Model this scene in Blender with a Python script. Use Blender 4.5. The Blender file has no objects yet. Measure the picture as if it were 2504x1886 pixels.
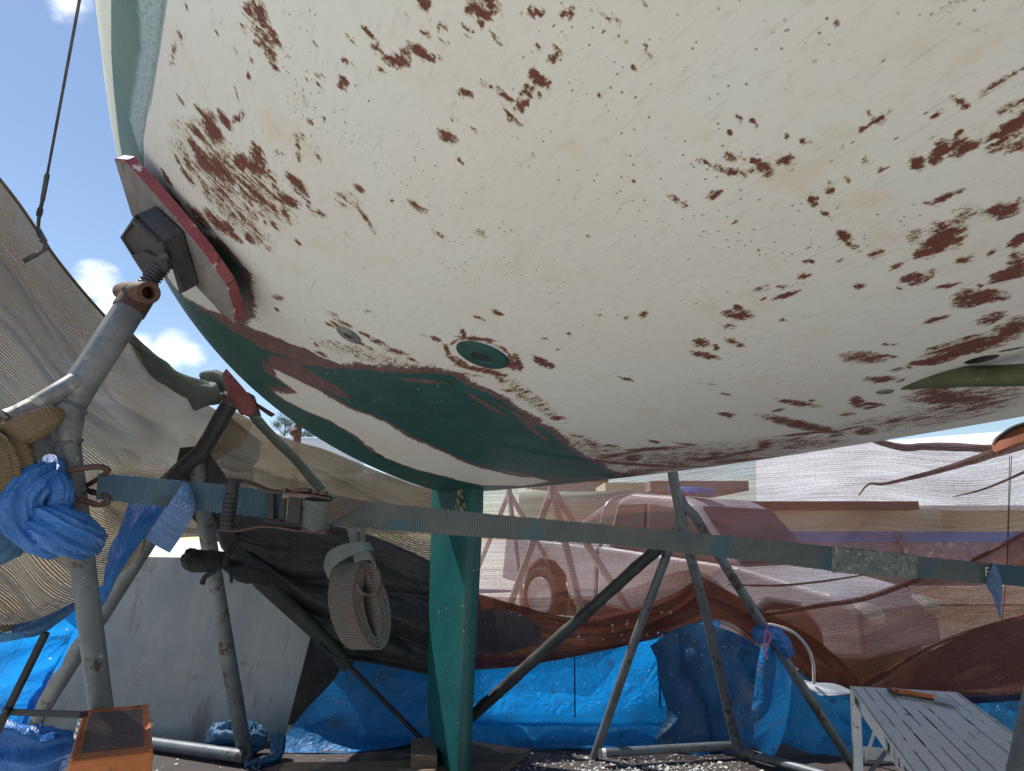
import bpy, bmesh, math, random
import numpy as np
from mathutils import Vector, Matrix, noise
from mathutils.bvhtree import BVHTree

SKY_S, SUN_S, EXPO = .099, 4.2, .58
random.seed(7); rng = np.random.default_rng(7)
C = bpy.context.scene.collection
R = math.radians
SC = 1.5                                   # camera height in metres
F = 1723.0; PIT = R(12.3); SP, CP = math.sin(PIT), math.cos(PIT)

# ---------------------------------------------------------------- survey helpers: photo pixel + distance -> point
def ray(px, py):
    u = (px-1252)/F; v = (943-py)/F
    return Vector((u, CP-v*SP, SP+v*CP))
def P(px, py, t): return Vector((0, 0, SC)) + ray(px, py)*t
def Pz(px, py, z):
    r = ray(px, py); return Vector((0, 0, SC)) + r*((z-SC)/r.z)
def Py(px, py, y):
    r = ray(px, py); return Vector((0, 0, SC)) + r*(y/r.y)
def Ppl(px, py, p0, n):
    r = ray(px, py); o = Vector((0, 0, SC)); return o + r*((p0-o).dot(n)/r.dot(n))
def pr(npx, t): return npx*t/F
def proj(X):
    d = X.y*CP+(X.z-SC)*SP; v = -X.y*SP+(X.z-SC)*CP
    return 1252+F*X.x/d, 943-F*v/d, d

# ---------------------------------------------------------------- object helpers
def tag(o, label=None, cat=None, group=None, kind=None):
    if label: o['label'] = label
    if cat: o['category'] = cat
    if group: o['group'] = group
    if kind: o['kind'] = kind
    return o
def thing(name, loc, label, cat, group=None):
    o = bpy.data.objects.new(name, None); C.objects.link(o); o.location = loc; o.empty_display_size = .1
    return tag(o, label, cat, group)
def wloc(o):
    v = Vector((0, 0, 0))
    while o: v += Vector(o.location); o = o.parent
    return v

class MB:
    """collects shapes in world space and links them as one mesh object"""
    def __init__(s): s.v = []; s.f = []; s.sm = []; s.uv = {}
    def add(s, vs, fs, smooth=False, uvs=None):
        b = len(s.v); s.v += [Vector(x) for x in vs]
        for i, f in enumerate(fs):
            s.f.append(tuple(b+k for k in f)); s.sm.append(smooth)
        if uvs:
            for k, q in enumerate(uvs): s.uv[b+k] = q
        return s
    def box(s, c, size, rot=None, bev=.0):
        bm = bmesh.new(); bmesh.ops.create_cube(bm, size=1)
        for v in bm.verts: v.co = Vector((v.co.x*size[0], v.co.y*size[1], v.co.z*size[2]))
        if bev: bmesh.ops.bevel(bm, geom=bm.edges[:], offset=bev, segments=2, affect='EDGES', profile=.6)
        bm.verts.index_update()
        m = rot or Matrix.Identity(3)
        s.add([m @ v.co + Vector(c) for v in bm.verts], [[v.index for v in f.verts] for f in bm.faces])
        bm.free(); return s
    def bar(s, a, b, w, h, up=(0, 0, 1), bev=.0):
        a, b = Vector(a), Vector(b); d = (b-a); L = d.length; d.normalize()
        x = d.cross(Vector(up)).normalized(); z = x.cross(d)
        return s.box((a+b)/2, (w, L, h), Matrix((x, d, z)).transposed(), bev)
    def tube(s, pts, r, n=20, caps=True, flat=None, wob=0, hollow=0, uvs=False):
        pts = [Vector(p) for p in pts]; N = len(pts)
        rs = r if isinstance(r, (list, tuple)) else [r]*N
        d0 = (pts[1]-pts[0]).normalized()
        x = d0.orthogonal().normalized(); vs = []; uv = []; L = 0
        for i, p in enumerate(pts):
            d = (pts[min(i+1, N-1)]-pts[max(i-1, 0)]).normalized()
            x = (x-d*x.dot(d)).normalized(); y = d.cross(x)
            if i: L += (p-pts[i-1]).length
            for k in range(n):
                a = 2*math.pi*k/n; q = 1.0
                if wob: q += wob*noise.noise(Vector((math.cos(a)*1.5+p.x*9, math.sin(a)*1.5+p.y*9, p.z*9+L*6)))
                o = (x*math.cos(a)+y*math.sin(a))*rs[i]*q
                if flat is not None:
                    fv, fk = flat(i/(N-1)); o = o - fv*o.dot(fv)*(1-fk)
                vs.append(p+o); uv.append((L, a*rs[i]))
        fs = [(i*n+k, i*n+(k+1) % n, (i+1)*n+(k+1) % n, (i+1)*n+k) for i in range(N-1) for k in range(n)]
        s.add(vs, fs, True, uv)
        if caps and not hollow:
            s.add(vs[:n], [tuple(range(n-1, -1, -1))]); s.add(vs[-n:], [tuple(range(n))])
        if hollow:                       # open pipe ends with a visible wall and bore
            for i, sg in ((0, 1), (N-1, -1)):
                ring = vs[i*n:(i+1)*n]; c = pts[i]; d = (pts[1]-pts[0] if i == 0 else pts[-1]-pts[-2]).normalized()*sg
                inn = [c+(v-c)*hollow for v in ring]; deep = [v+d*rs[i]*2.2 for v in inn]
                s.add(ring+inn+deep, [(k, (k+1) % n, n+(k+1) % n, n+k) for k in range(n)] + [(n+k, n+(k+1) % n, 2*n+(k+1) % n, 2*n+k) for k in range(n)] + [tuple(2*n+k for k in range(n))])
        return s
    def lathe(s, c, ax, prof, n=28):
        """prof: (radius, height along ax)"""
        c, ax = Vector(c), Vector(ax).normalized(); x = ax.orthogonal().normalized(); y = ax.cross(x)
        vs = [c+ax*h+(x*math.cos(2*math.pi*k/n)+y*math.sin(2*math.pi*k/n))*r for r, h in prof for k in range(n)]
        fs = [(i*n+k, i*n+(k+1) % n, (i+1)*n+(k+1) % n, (i+1)*n+k) for i in range(len(prof)-1) for k in range(n)]
        return s.add(vs, fs, True)
    def ball(s, c, r, n=14, sq=(1, 1, 1), wob=0):
        c = Vector(c); vs = []; fs = []
        m = n//2+1
        for i in range(m+1):
            th = math.pi*i/m
            for k in range(n):
                a = 2*math.pi*k/n
                d = Vector((math.sin(th)*math.cos(a), math.sin(th)*math.sin(a), math.cos(th)))
                q = 1+wob*noise.noise(d*1.7+c*7)
                vs.append(c+Vector((d.x*sq[0], d.y*sq[1], d.z*sq[2]))*r*q)
        for i in range(m):
            for k in range(n): fs.append((i*n+k, (i+1)*n+k, (i+1)*n+(k+1) % n, i*n+(k+1) % n))
        return s.add(vs, fs, True)
    def prism(s, poly, off, bev=0):
        """poly: world points in one plane; off: extrusion vector"""
        off = Vector(off); n = len(poly); a = [Vector(p) for p in poly]
        nn = sum(((a[i]-a[0]).cross(a[(i+1) % n]-a[0]) for i in range(n)), Vector())
        if nn.dot(off) > 0: a.reverse()
        bm = bmesh.new(); vb = [bm.verts.new(p) for p in a]; bm.faces.new(vb)
        vt = [bm.verts.new(p+off) for p in a]; bm.faces.new(vt[::-1])
        for i in range(n): bm.faces.new((vb[i], vt[i], vt[(i+1) % n], vb[(i+1) % n]))
        bmesh.ops.recalc_face_normals(bm, faces=bm.faces[:])
        if bev: bmesh.ops.bevel(bm, geom=bm.edges[:], offset=bev, segments=1 if bev < .02 else 3, affect='EDGES', profile=.5)
        bm.verts.index_update()
        s.add([v.co.copy() for v in bm.verts], [[v.index for v in f.verts] for f in bm.faces]); bm.free()
        return s
    def ribbon(s, pts, wids, thick=.0025, sub=1, fray=0):
        """flat webbing: centre points + half-width vectors, with real thickness"""
        pts = [Vector(p) for p in pts]; wids = [Vector(w) for w in wids]; n = len(pts); vs = []; uv = []; L = 0; m = 7
        for i in range(n):
            d = (pts[min(i+1, n-1)]-pts[max(i-1, 0)]).normalized(); nr = d.cross(wids[i]).normalized()
            if i: L += (pts[i]-pts[i-1]).length
            w = wids[i].length
            for sd in (1, -1):
                for k in range(m):
                    q = 1-2*k/(m-1)
                    vs.append(pts[i]+wids[i]*q*sd+nr*thick*.5*sd); uv.append((L, q*sd*w))
        M = 2*m
        fs = [(i*M+k, i*M+(k+1) % M, (i+1)*M+(k+1) % M, (i+1)*M+k) for i in range(n-1) for k in range(M)]
        fs += [tuple(range(M))[::-1], tuple((n-1)*M+k for k in range(M))]
        s.add(vs, fs, False, uv)
        if fray:
            for i in range(fray):
                q = random.random()*(n-1); k = int(q); f = q-k; k2 = min(k+1, n-1)
                c = pts[k].lerp(pts[k2], f); w = wids[k].lerp(wids[k2], f); e = random.choice((1, -1))
                d = (pts[k2]-pts[k]).normalized() if k2 > k else Vector((1, 0, 0)); nr = d.cross(w).normalized()
                b = c+w*e; l = w.length*random.uniform(.03, .13); h = .0009
                tip = b+w.normalized()*e*l+d*random.uniform(-1, 1)*l+nr*random.uniform(-1, 1)*l
                s.add([b-d*h*1.5, b+d*h*1.5, tip+d*h*.5, tip-d*h*.5], [(0, 1, 2, 3)], False, [(L*q/n, 0)]*4)
        return s
    def build(s, name, mat, parent=None, kind=None, label=None):
        me = bpy.data.meshes.new(name); o = bpy.data.objects.new(name, me); C.objects.link(o)
        base = wloc(parent) if parent else Vector((0, 0, 0))
        if parent: o.parent = parent
        else:
            if s.v:
                xs = [min(v[i] for v in s.v) for i in range(3)]; xe = [max(v[i] for v in s.v) for i in range(3)]
                base = Vector(((xs[0]+xe[0])/2, (xs[1]+xe[1])/2, xs[2])); o.location = base
        me.from_pydata([tuple(v-base) for v in s.v], [], s.f)
        me.polygons.foreach_set('use_smooth', s.sm)
        if s.uv:
            ul = me.uv_layers.new(name='UVMap'); li = np.empty(len(me.loops), dtype=np.int32); me.loops.foreach_get('vertex_index', li)
            arr = np.zeros((len(s.v), 2), dtype=np.float32)
            for k, q in s.uv.items(): arr[k] = q
            ul.data.foreach_set('uv', arr[li].ravel())
        me.materials.append(mat); me.update()
        if kind: o['kind'] = kind
        if label: o['label'] = label
        return o

def arc(pts, n=8):
    """Catmull-Rom through 3-D points"""
    pts = [Vector(p) for p in pts]; out = []
    for i in range(len(pts)-1):
        p0 = pts[max(i-1, 0)]; p1 = pts[i]; p2 = pts[i+1]; p3 = pts[min(i+2, len(pts)-1)]
        for k in range(n):
            t = k/n
            out.append(.5*((2*p1)+(p2-p0)*t+(2*p0-5*p1+4*p2-p3)*t*t+(3*p1-p0-3*p2+p3)*t**3))
    out.append(pts[-1]); return out

def cr(a, x):
    """Catmull-Rom sampling of array a (n,...) at parameters x in 0..n-1"""
    n = len(a); i = np.clip(np.floor(x).astype(int), 0, n-2); t = (x-i)
    t = t.reshape(-1, *([1]*(a.ndim-1)))
    e = np.concatenate([[2*a[0]-a[1]], a, [2*a[-1]-a[-2]]])
    p0, p1, p2, p3 = e[i], e[i+1], e[i+2], e[i+3]
    return .5*(2*p1+(p2-p0)*t+(2*p0-5*p1+4*p2-p3)*t*t+(3*p1-p0-3*p2+p3)*t**3)

def cloth(name, rows, mat, parent=None, nu=90, nv=60, wr=(), seed=0, kind=None, edge=0):
    """draped sheet: rows of surveyed points (px, py, metres), smoothed, then wrinkled.
    wr: (amplitude m, scale along rows, scale down columns, ridged?)"""
    g = np.array([[list(P(*q)) for q in r] for r in rows])
    a = cr(g, np.linspace(0, len(g)-1, nv))
    a = np.swapaxes(cr(np.swapaxes(a, 0, 1), np.linspace(0, g.shape[1]-1, nu)), 0, 1)
    du = np.gradient(a, axis=1); dv = np.gradient(a, axis=0); nr = np.cross(du, dv)
    nr /= np.linalg.norm(nr, axis=-1, keepdims=True)+1e-9
    lu = np.concatenate([np.zeros((nv, 1)), np.cumsum(np.linalg.norm(np.diff(a, axis=1), axis=-1), axis=1)], axis=1)
    lv = np.concatenate([np.zeros((1, nu)), np.cumsum(np.linalg.norm(np.diff(a, axis=0), axis=-1), axis=0)], axis=0)
    dd = np.zeros((nv, nu))
    for amp, su, sv, rid in wr:
        for j in range(nv):
            for i in range(nu):
                q = noise.noise(Vector((lu[j, i]*su+seed*7.3, lv[j, i]*sv+seed*3.1, seed)))
                if rid: q = 1-2*abs(q)**.7
                dd[j, i] += amp*q
    vv = np.linspace(0, 1, nv)[:, None]; dd = dd*np.clip(vv/.14, 0, 1)*np.clip((1-vv)/.06, .25, 1)
    a = a+nr*dd[..., None]
    if edge:
        for i in range(nu):
            a[0, i] += dv[0, i]/(np.linalg.norm(dv[0, i])+1e-9)*edge*noise.noise(Vector((lu[0, i]*9, seed, 3)))
            a[-1, i] += dv[-1, i]/(np.linalg.norm(dv[-1, i])+1e-9)*edge*noise.noise(Vector((lu[-1, i]*7, seed, 8)))
    b = MB()
    b.add([Vector(x) for x in a.reshape(-1, 3)], [(j*nu+i, j*nu+i+1, (j+1)*nu+i+1, (j+1)*nu+i) for j in range(nv-1) for i in range(nu-1)], True,
          [(lu[j, i], lv[j, i]) for j in range(nv) for i in range(nu)])
    return b.build(name, mat, parent, kind)

# ---------------------------------------------------------------- materials
def S(r, g, b):                              # picture value -> linear
    f = lambda c: ((c/255+.055)/1.055)**2.4 if c > 10 else c/255/12.92
    return (f(r), f(g), f(b), 1)
class NT:
    def __init__(s, name):
        s.m = bpy.data.materials.new(name); s.m.use_nodes = True; s.t = s.m.node_tree; s.t.nodes.clear()
        s.out = s.n('ShaderNodeOutputMaterial')
    def n(s, typ, **kw):
        x = s.t.nodes.new(typ)
        for k, v in kw.items():
            if hasattr(x, k): setattr(x, k, v)
        return x
    def l(s, a, b): s.t.links.new(a, b)
    def val(s, sock, v):
        if hasattr(v, 'is_output') or isinstance(v, bpy.types.NodeSocket): s.l(v, sock)
        else: sock.default_value = v
    def math(s, op, a, b=0., c=None, clamp=False):
        x = s.n('ShaderNodeMath', operation=op); x.use_clamp = clamp
        s.val(x.inputs[0], a); s.val(x.inputs[1], b)
        if c is not None: s.val(x.inputs[2], c)
        return x.outputs[0]
    def mix(s, f, a, b):
        x = s.n('ShaderNodeMix', data_type='RGBA'); s.val(x.inputs[0], f); s.val(x.inputs[6], a); s.val(x.inputs[7], b); return x.outputs[2]
    def smooth(s, v, lo, hi, a=0., b=1.):
        x = s.n('ShaderNodeMapRange', interpolation_type='SMOOTHSTEP'); s.val(x.inputs[0], v)
        s.val(x.inputs[1], lo); s.val(x.inputs[2], hi); s.val(x.inputs[3], a); s.val(x.inputs[4], b); return x.outputs[0]
    def mapping(s, co, scale=(1, 1, 1), rot=(0, 0, 0), loc=(0, 0, 0)):
        x = s.n('ShaderNodeMapping'); s.l(co, x.inputs[0]); x.inputs[1].default_value = loc; x.inputs[2].default_value = rot; x.inputs[3].default_value = scale; return x.outputs[0]
    def noise(s, co, sc, det=4., rough=.55, dist=0.):
        x = s.n('ShaderNodeTexNoise'); s.l(co, x.inputs['Vector']); x.inputs['Scale'].default_value = sc; x.inputs['Detail'].default_value = det
        x.inputs['Roughness'].default_value = rough; x.inputs['Distortion'].default_value = dist; return x.outputs[0]
    def vor(s, co, sc, feat='F1', rnd=1.):
        x = s.n('ShaderNodeTexVoronoi', feature=feat); s.l(co, x.inputs['Vector']); x.inputs['Scale'].default_value = sc; x.inputs['Randomness'].default_value = rnd; return x.outputs
    def wave(s, co, sc, dist=0., d='X'):
        x = s.n('ShaderNodeTexWave'); x.bands_direction = d; s.l(co, x.inputs['Vector']); x.inputs['Scale'].default_value = sc; x.inputs['Distortion'].default_value = dist; return x.outputs[1]
    def obj(s): return s.n('ShaderNodeTexCoord').outputs['Object']
    def uvc(s): return s.n('ShaderNodeTexCoord').outputs['UV']
    def bump(s, h, st=.3, d=.01, nrm=None):
        x = s.n('ShaderNodeBump'); x.inputs['Strength'].default_value = st; x.inputs['Distance'].default_value = d; s.l(h, x.inputs['Height'])
        if nrm: s.l(nrm, x.inputs['Normal'])
        return x.outputs[0]
    def bsdf(s, col, rough=.6, metal=0., nrm=None, spec=.5):
        x = s.n('ShaderNodeBsdfPrincipled'); s.val(x.inputs['Base Color'], col); s.val(x.inputs['Roughness'], rough); s.val(x.inputs['Metallic'], metal)
        x.inputs['Specular IOR Level'].default_value = spec
        if nrm: s.l(nrm, x.inputs['Normal'])
        return x.outputs[0]
    def mixsh(s, f, a, b):
        x = s.n('ShaderNodeMixShader'); s.val(x.inputs[0], f); s.l(a, x.inputs[1]); s.l(b, x.inputs[2]); return x.outputs[0]
    def done(s, sh): s.l(sh, s.out.inputs[0]); return s.m

def worn(name, c1, c2, sc=6, rough=.6, metal=0., spots=None, spots2=None, bump=.25, bsc=60, stretch=(1, 1, 1), spec=.4):
    """two-tone weathered surface; spots = (colour, scale, threshold, softness)"""
    T = NT(name); co = T.mapping(T.obj(), stretch)
    col = T.mix(T.smooth(T.noise(co, sc, 6, .65), .32, .68), c1, c2)
    fine = T.noise(co, bsc, 5, .6)
    col = T.mix(T.smooth(fine, .3, .75, 0, .35), col, tuple(x*.55 for x in c1[:3])+(1,))
    for k, sp in enumerate((spots, spots2)):
        if sp:
            q = T.noise(T.mapping(co, loc=(3.7*k+1, 2, k)), sp[1], 5, .7)
            col = T.mix(T.smooth(q, sp[2], sp[2]+sp[3]), col, sp[0])
    return T.done(T.bsdf(col, rough, metal, T.bump(fine, bump, .004), spec))

def webbing_mat(name, c1, c2, c3, rib=1/.0052):
    T = NT(name); uv = T.uvc()
    w = T.wave(uv, rib*.31416, 0, 'X'); col = T.mix(T.smooth(T.noise(uv, 9, 5), .35, .65), c1, c2)
    col = T.mix(T.smooth(T.noise(T.mapping(uv, (1, .6, 1), loc=(5, 2, 0)), 4.5, 5, .7), .52, .62), col, c3)
    fz = T.noise(uv, 420, 2); col = T.mix(T.smooth(fz, .45, .75, 0, .45), col, (.20, .20, .19, 1))
    col = T.mix(T.smooth(w, .15, .6, .62, 0), col, (.012, .013, .015, 1))
    h = T.math('ADD', w, T.math('MULTIPLY', fz, .5))
    return T.done(T.bsdf(col, .85, 0, T.bump(h, .7, .0015), .2))

def sheet_mat(name, c1, c2, trl=.4, sc=5, dirt=None, dirt_th=.56, rough=.45, weave=0., spots=True):
    """plastic tarpaulin: creased, dirty, lets light through"""
    T = NT(name); co = T.obj(); uv = T.uvc()
    col = T.mix(T.smooth(T.noise(co, sc, 6, .65), .3, .7), c1, c2)
    if dirt: col = T.mix(T.smooth(T.noise(T.mapping(co, loc=(3, 1, 7)), sc*1.6, 7, .72), dirt_th, dirt_th+.16, 0, .8), col, dirt)
    if spots:
        v = T.vor(co, 26)[0]; m = T.math('MULTIPLY', T.smooth(v, .16, .10), T.smooth(T.noise(co, 7, 2), .48, .6))
        col = T.mix(T.math('MULTIPLY', m, .8), col, (.55, .58, .62, 1))
    cr_ = T.noise(co, 3.2, 4, .5, 1.8); cr2 = T.noise(T.mapping(co, loc=(3, 1, 4)), 8, 3, .5, 1.2); fine = T.noise(uv, 160, 2)
    h = T.math('ADD', T.math('MULTIPLY', T.math('ABSOLUTE', T.math('SUBTRACT', cr_, .5)), 3.2), T.math('ADD', T.math('MULTIPLY', T.math('ABSOLUTE', T.math('SUBTRACT', cr2, .5)), 1.2), T.math('MULTIPLY', fine, .10+weave*.5)))
    nr = T.bump(h, .65, .02)
    a = T.bsdf(col, rough, 0, nr, .4)
    tr = T.n('ShaderNodeBsdfTranslucent'); T.l(col, tr.inputs[0]); T.l(nr, tr.inputs[1])
    return T.done(T.mixsh(trl, a, tr.outputs[0]))

def knit_mat(name, c1, c2, trl=.45, clear=.3, period=.012, stain=None, row=.3, fleck=.5, big_amt=.35, rowdark=.45):
    """knitted shade cloth: threads and gaps too fine to resolve, so a see-through share that varies with rows, flecks and thickness"""
    T = NT(name); uv = T.uvc()
    big = T.noise(T.mapping(uv, (.8, 2.6, 1)), 1.5, 3, .5); mid = T.noise(T.mapping(uv, (.25, 9, 1), loc=(2, 0, 0)), 9, 3, .5)
    col = T.mix(T.smooth(big, .32, .68), c1, c2)
    if stain: col = T.mix(T.smooth(T.noise(T.mapping(uv, loc=(7, 3, 0)), 2.3, 5, .6), .48, .68, 0, .8), col, stain)
    wv = T.wave(uv, .31416/period, .35, 'Y'); n2 = T.noise(T.mapping(uv, (.8, 1, 1)), 1.0/period, 2, .6)
    q = T.math('ADD', T.math('MULTIPLY', T.math('SUBTRACT', wv, .5), row), T.math('MULTIPLY', T.math('SUBTRACT', n2, .5), fleck))
    q = T.math('ADD', q, T.math('MULTIPLY', T.math('SUBTRACT', mid, .5), big_amt)); q = T.math('ADD', q, T.math('MULTIPLY', T.math('SUBTRACT', big, .5), big_amt))
    gap = T.math('ADD', q, clear, None, True)
    nr = T.bump(T.math('ADD', wv, T.math('MULTIPLY', n2, 1.5)), .4, .004)
    col = T.mix(T.smooth(n2, .35, .7, .0, .45), col, tuple(x*.5 for x in c1[:3])+(1,))
    col = T.mix(T.smooth(T.math('ADD', wv, T.math('MULTIPLY', T.math('SUBTRACT', n2, .5), .8)), .62, .15, 0, rowdark), col, tuple(x*.35 for x in c1[:3])+(1,))
    d = T.bsdf(col, .85, 0, nr, .15); tr = T.n('ShaderNodeBsdfTranslucent'); T.l(col, tr.inputs[0])
    sh = T.mixsh(trl, d, tr.outputs[0])
    return T.done(T.mixsh(gap, sh, T.n('ShaderNodeBsdfTransparent').outputs[0]))
# ================================================================ THE BOAT
az = R(25.8625); KA = Vector((math.sin(az), -math.cos(az), 0)); KB = Vector((-math.cos(az), -math.sin(az), 0))
UN = 1.5
KP = Vector((-.2131, 3.2788, 0))*UN
h_z0, h_HB, h_H, h_a, h_c, h_L, h_r, h_pw, h_s0, h_ez = 1.2178*UN-.0*UN, 1.4704*UN, .9274*UN, .7976, 1.1097, 1.7621*UN, .1216/UN, 3.3758, 1.4526*UN, .0789/UN
h_z0 = SC + (1.2178-1.0)*UN
def h_shape(s):
    d = np.maximum(h_s0-s, 0)/h_L; da = np.maximum(s-h_s0, 0)/(9*UN)
    hb = h_HB*np.maximum(1-np.minimum(d, 1)**h_pw, 0)**.75*(1-.6*np.minimum(da, 1)**2)
    return np.maximum(hb, .008), h_z0+h_r*np.maximum(-s, 0)**2+h_ez*np.maximum(s-UN, 0)**2*.2
def h_sec(q, hb, zk):
    """q in -1..1 keel to widest, beyond that metres of topside"""
    aq = np.abs(q); phi = np.minimum(aq, 1)*np.pi/2; k = np.maximum(aq-1, 0)
    b = hb*np.sin(phi)**h_a*(1+.03/UN*k); z = zk+h_H*(1-np.cos(phi)**h_c)+k
    return np.sign(q)*b, z
def h_xyz(s, q):
    hb, zk = h_shape(s); b, z = h_sec(q, hb, zk)
    return np.stack([KP.x+KA.x*s+KB.x*b, KP.y+KA.y*s+KB.y*b, z+0*b], -1)
# girth table on the widest station, so paint is laid out in metres along and around the hull
_q = np.linspace(0, 2.3, 2301); _b, _z = h_sec(_q, np.full_like(_q, h_HB), h_z0+0*_q)
_g = np.concatenate([[0], np.cumsum(np.hypot(np.diff(_b), np.diff(_z)))])
def q2g(q): return np.sign(q)*np.interp(np.abs(q), _q, _g)
def g2q(g): return np.sign(g)*np.interp(np.abs(g), _g, _q)
S_END = h_s0-h_L
NS1, NS2 = 150, 560
e1 = np.linspace(0, 1, NS1)**2*.55; e2 = np.linspace(.55, 4.6, NS2)[1:]; e3 = np.linspace(4.6, 11., 24)[1:]
s_ax = S_END+np.concatenate([e1, e2, e3])
g1 = q2g(np.array([-2.2]))[0]
g_ax = np.concatenate([np.linspace(g1, -1.5, 40)[:-1], np.linspace(-1.5, 2.45, 540), np.linspace(2.45, -g1, 30)[1:]])
q_ax = g2q(g_ax)
nS, nG = len(s_ax), len(g_ax)
SS, QQ = np.meshgrid(s_ax, q_ax, indexing='ij'); GG = np.broadcast_to(g_ax, SS.shape)
HV = h_xyz(SS, QQ)
# coarse copy for surveying points on the hull
cs = np.concatenate([S_END+np.linspace(0, 1, 60)**2*.8, S_END+np.linspace(.8, 11, 220)[1:]]); cq = np.linspace(-2.2, 2.2, 241)
CV = h_xyz(*np.meshgrid(cs, cq, indexing='ij'))
m_ = len(cq)
BV = BVHTree.FromPolygons([Vector(x) for x in CV.reshape(-1, 3)], [(i*m_+j, i*m_+j+1, (i+1)*m_+j+1, (i+1)*m_+j) for i in range(len(cs)-1) for j in range(m_-1)])
def hull_hit(px, py):
    """point, outward normal and distance of the hull behind a photo pixel; nudged inwards if just off the edge"""
    for k in range(90):
        d = ray(px, py); h, n, _, _ = BV.ray_cast(Vector((0, 0, SC)), d.normalized())
        if h is not None:
            if n.dot(d) > 0: n = -n
            return h, n, (h-Vector((0, 0, SC))).length/d.length
        px += (1300-px)*.012; py += (350-py)*.012
    raise ValueError((px, py))
def hull_sg(px, py):
    h, _, _ = hull_hit(px, py); rel = h-KP; s = rel.dot(KA); b = Vector((rel.x, rel.y, 0)).dot(KB)
    hb, zk = h_shape(np.array([s])); z = (h.z-zk[0])/h_H
    if z >= 1: q = 1+(h.z-zk[0]-h_H)
    else: q = math.acos(max(0, 1-z)**(1/h_c))/(math.pi/2)
    return s, float(q2g(np.array([q*(1 if b >= 0 else -1)]))[0])

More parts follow.
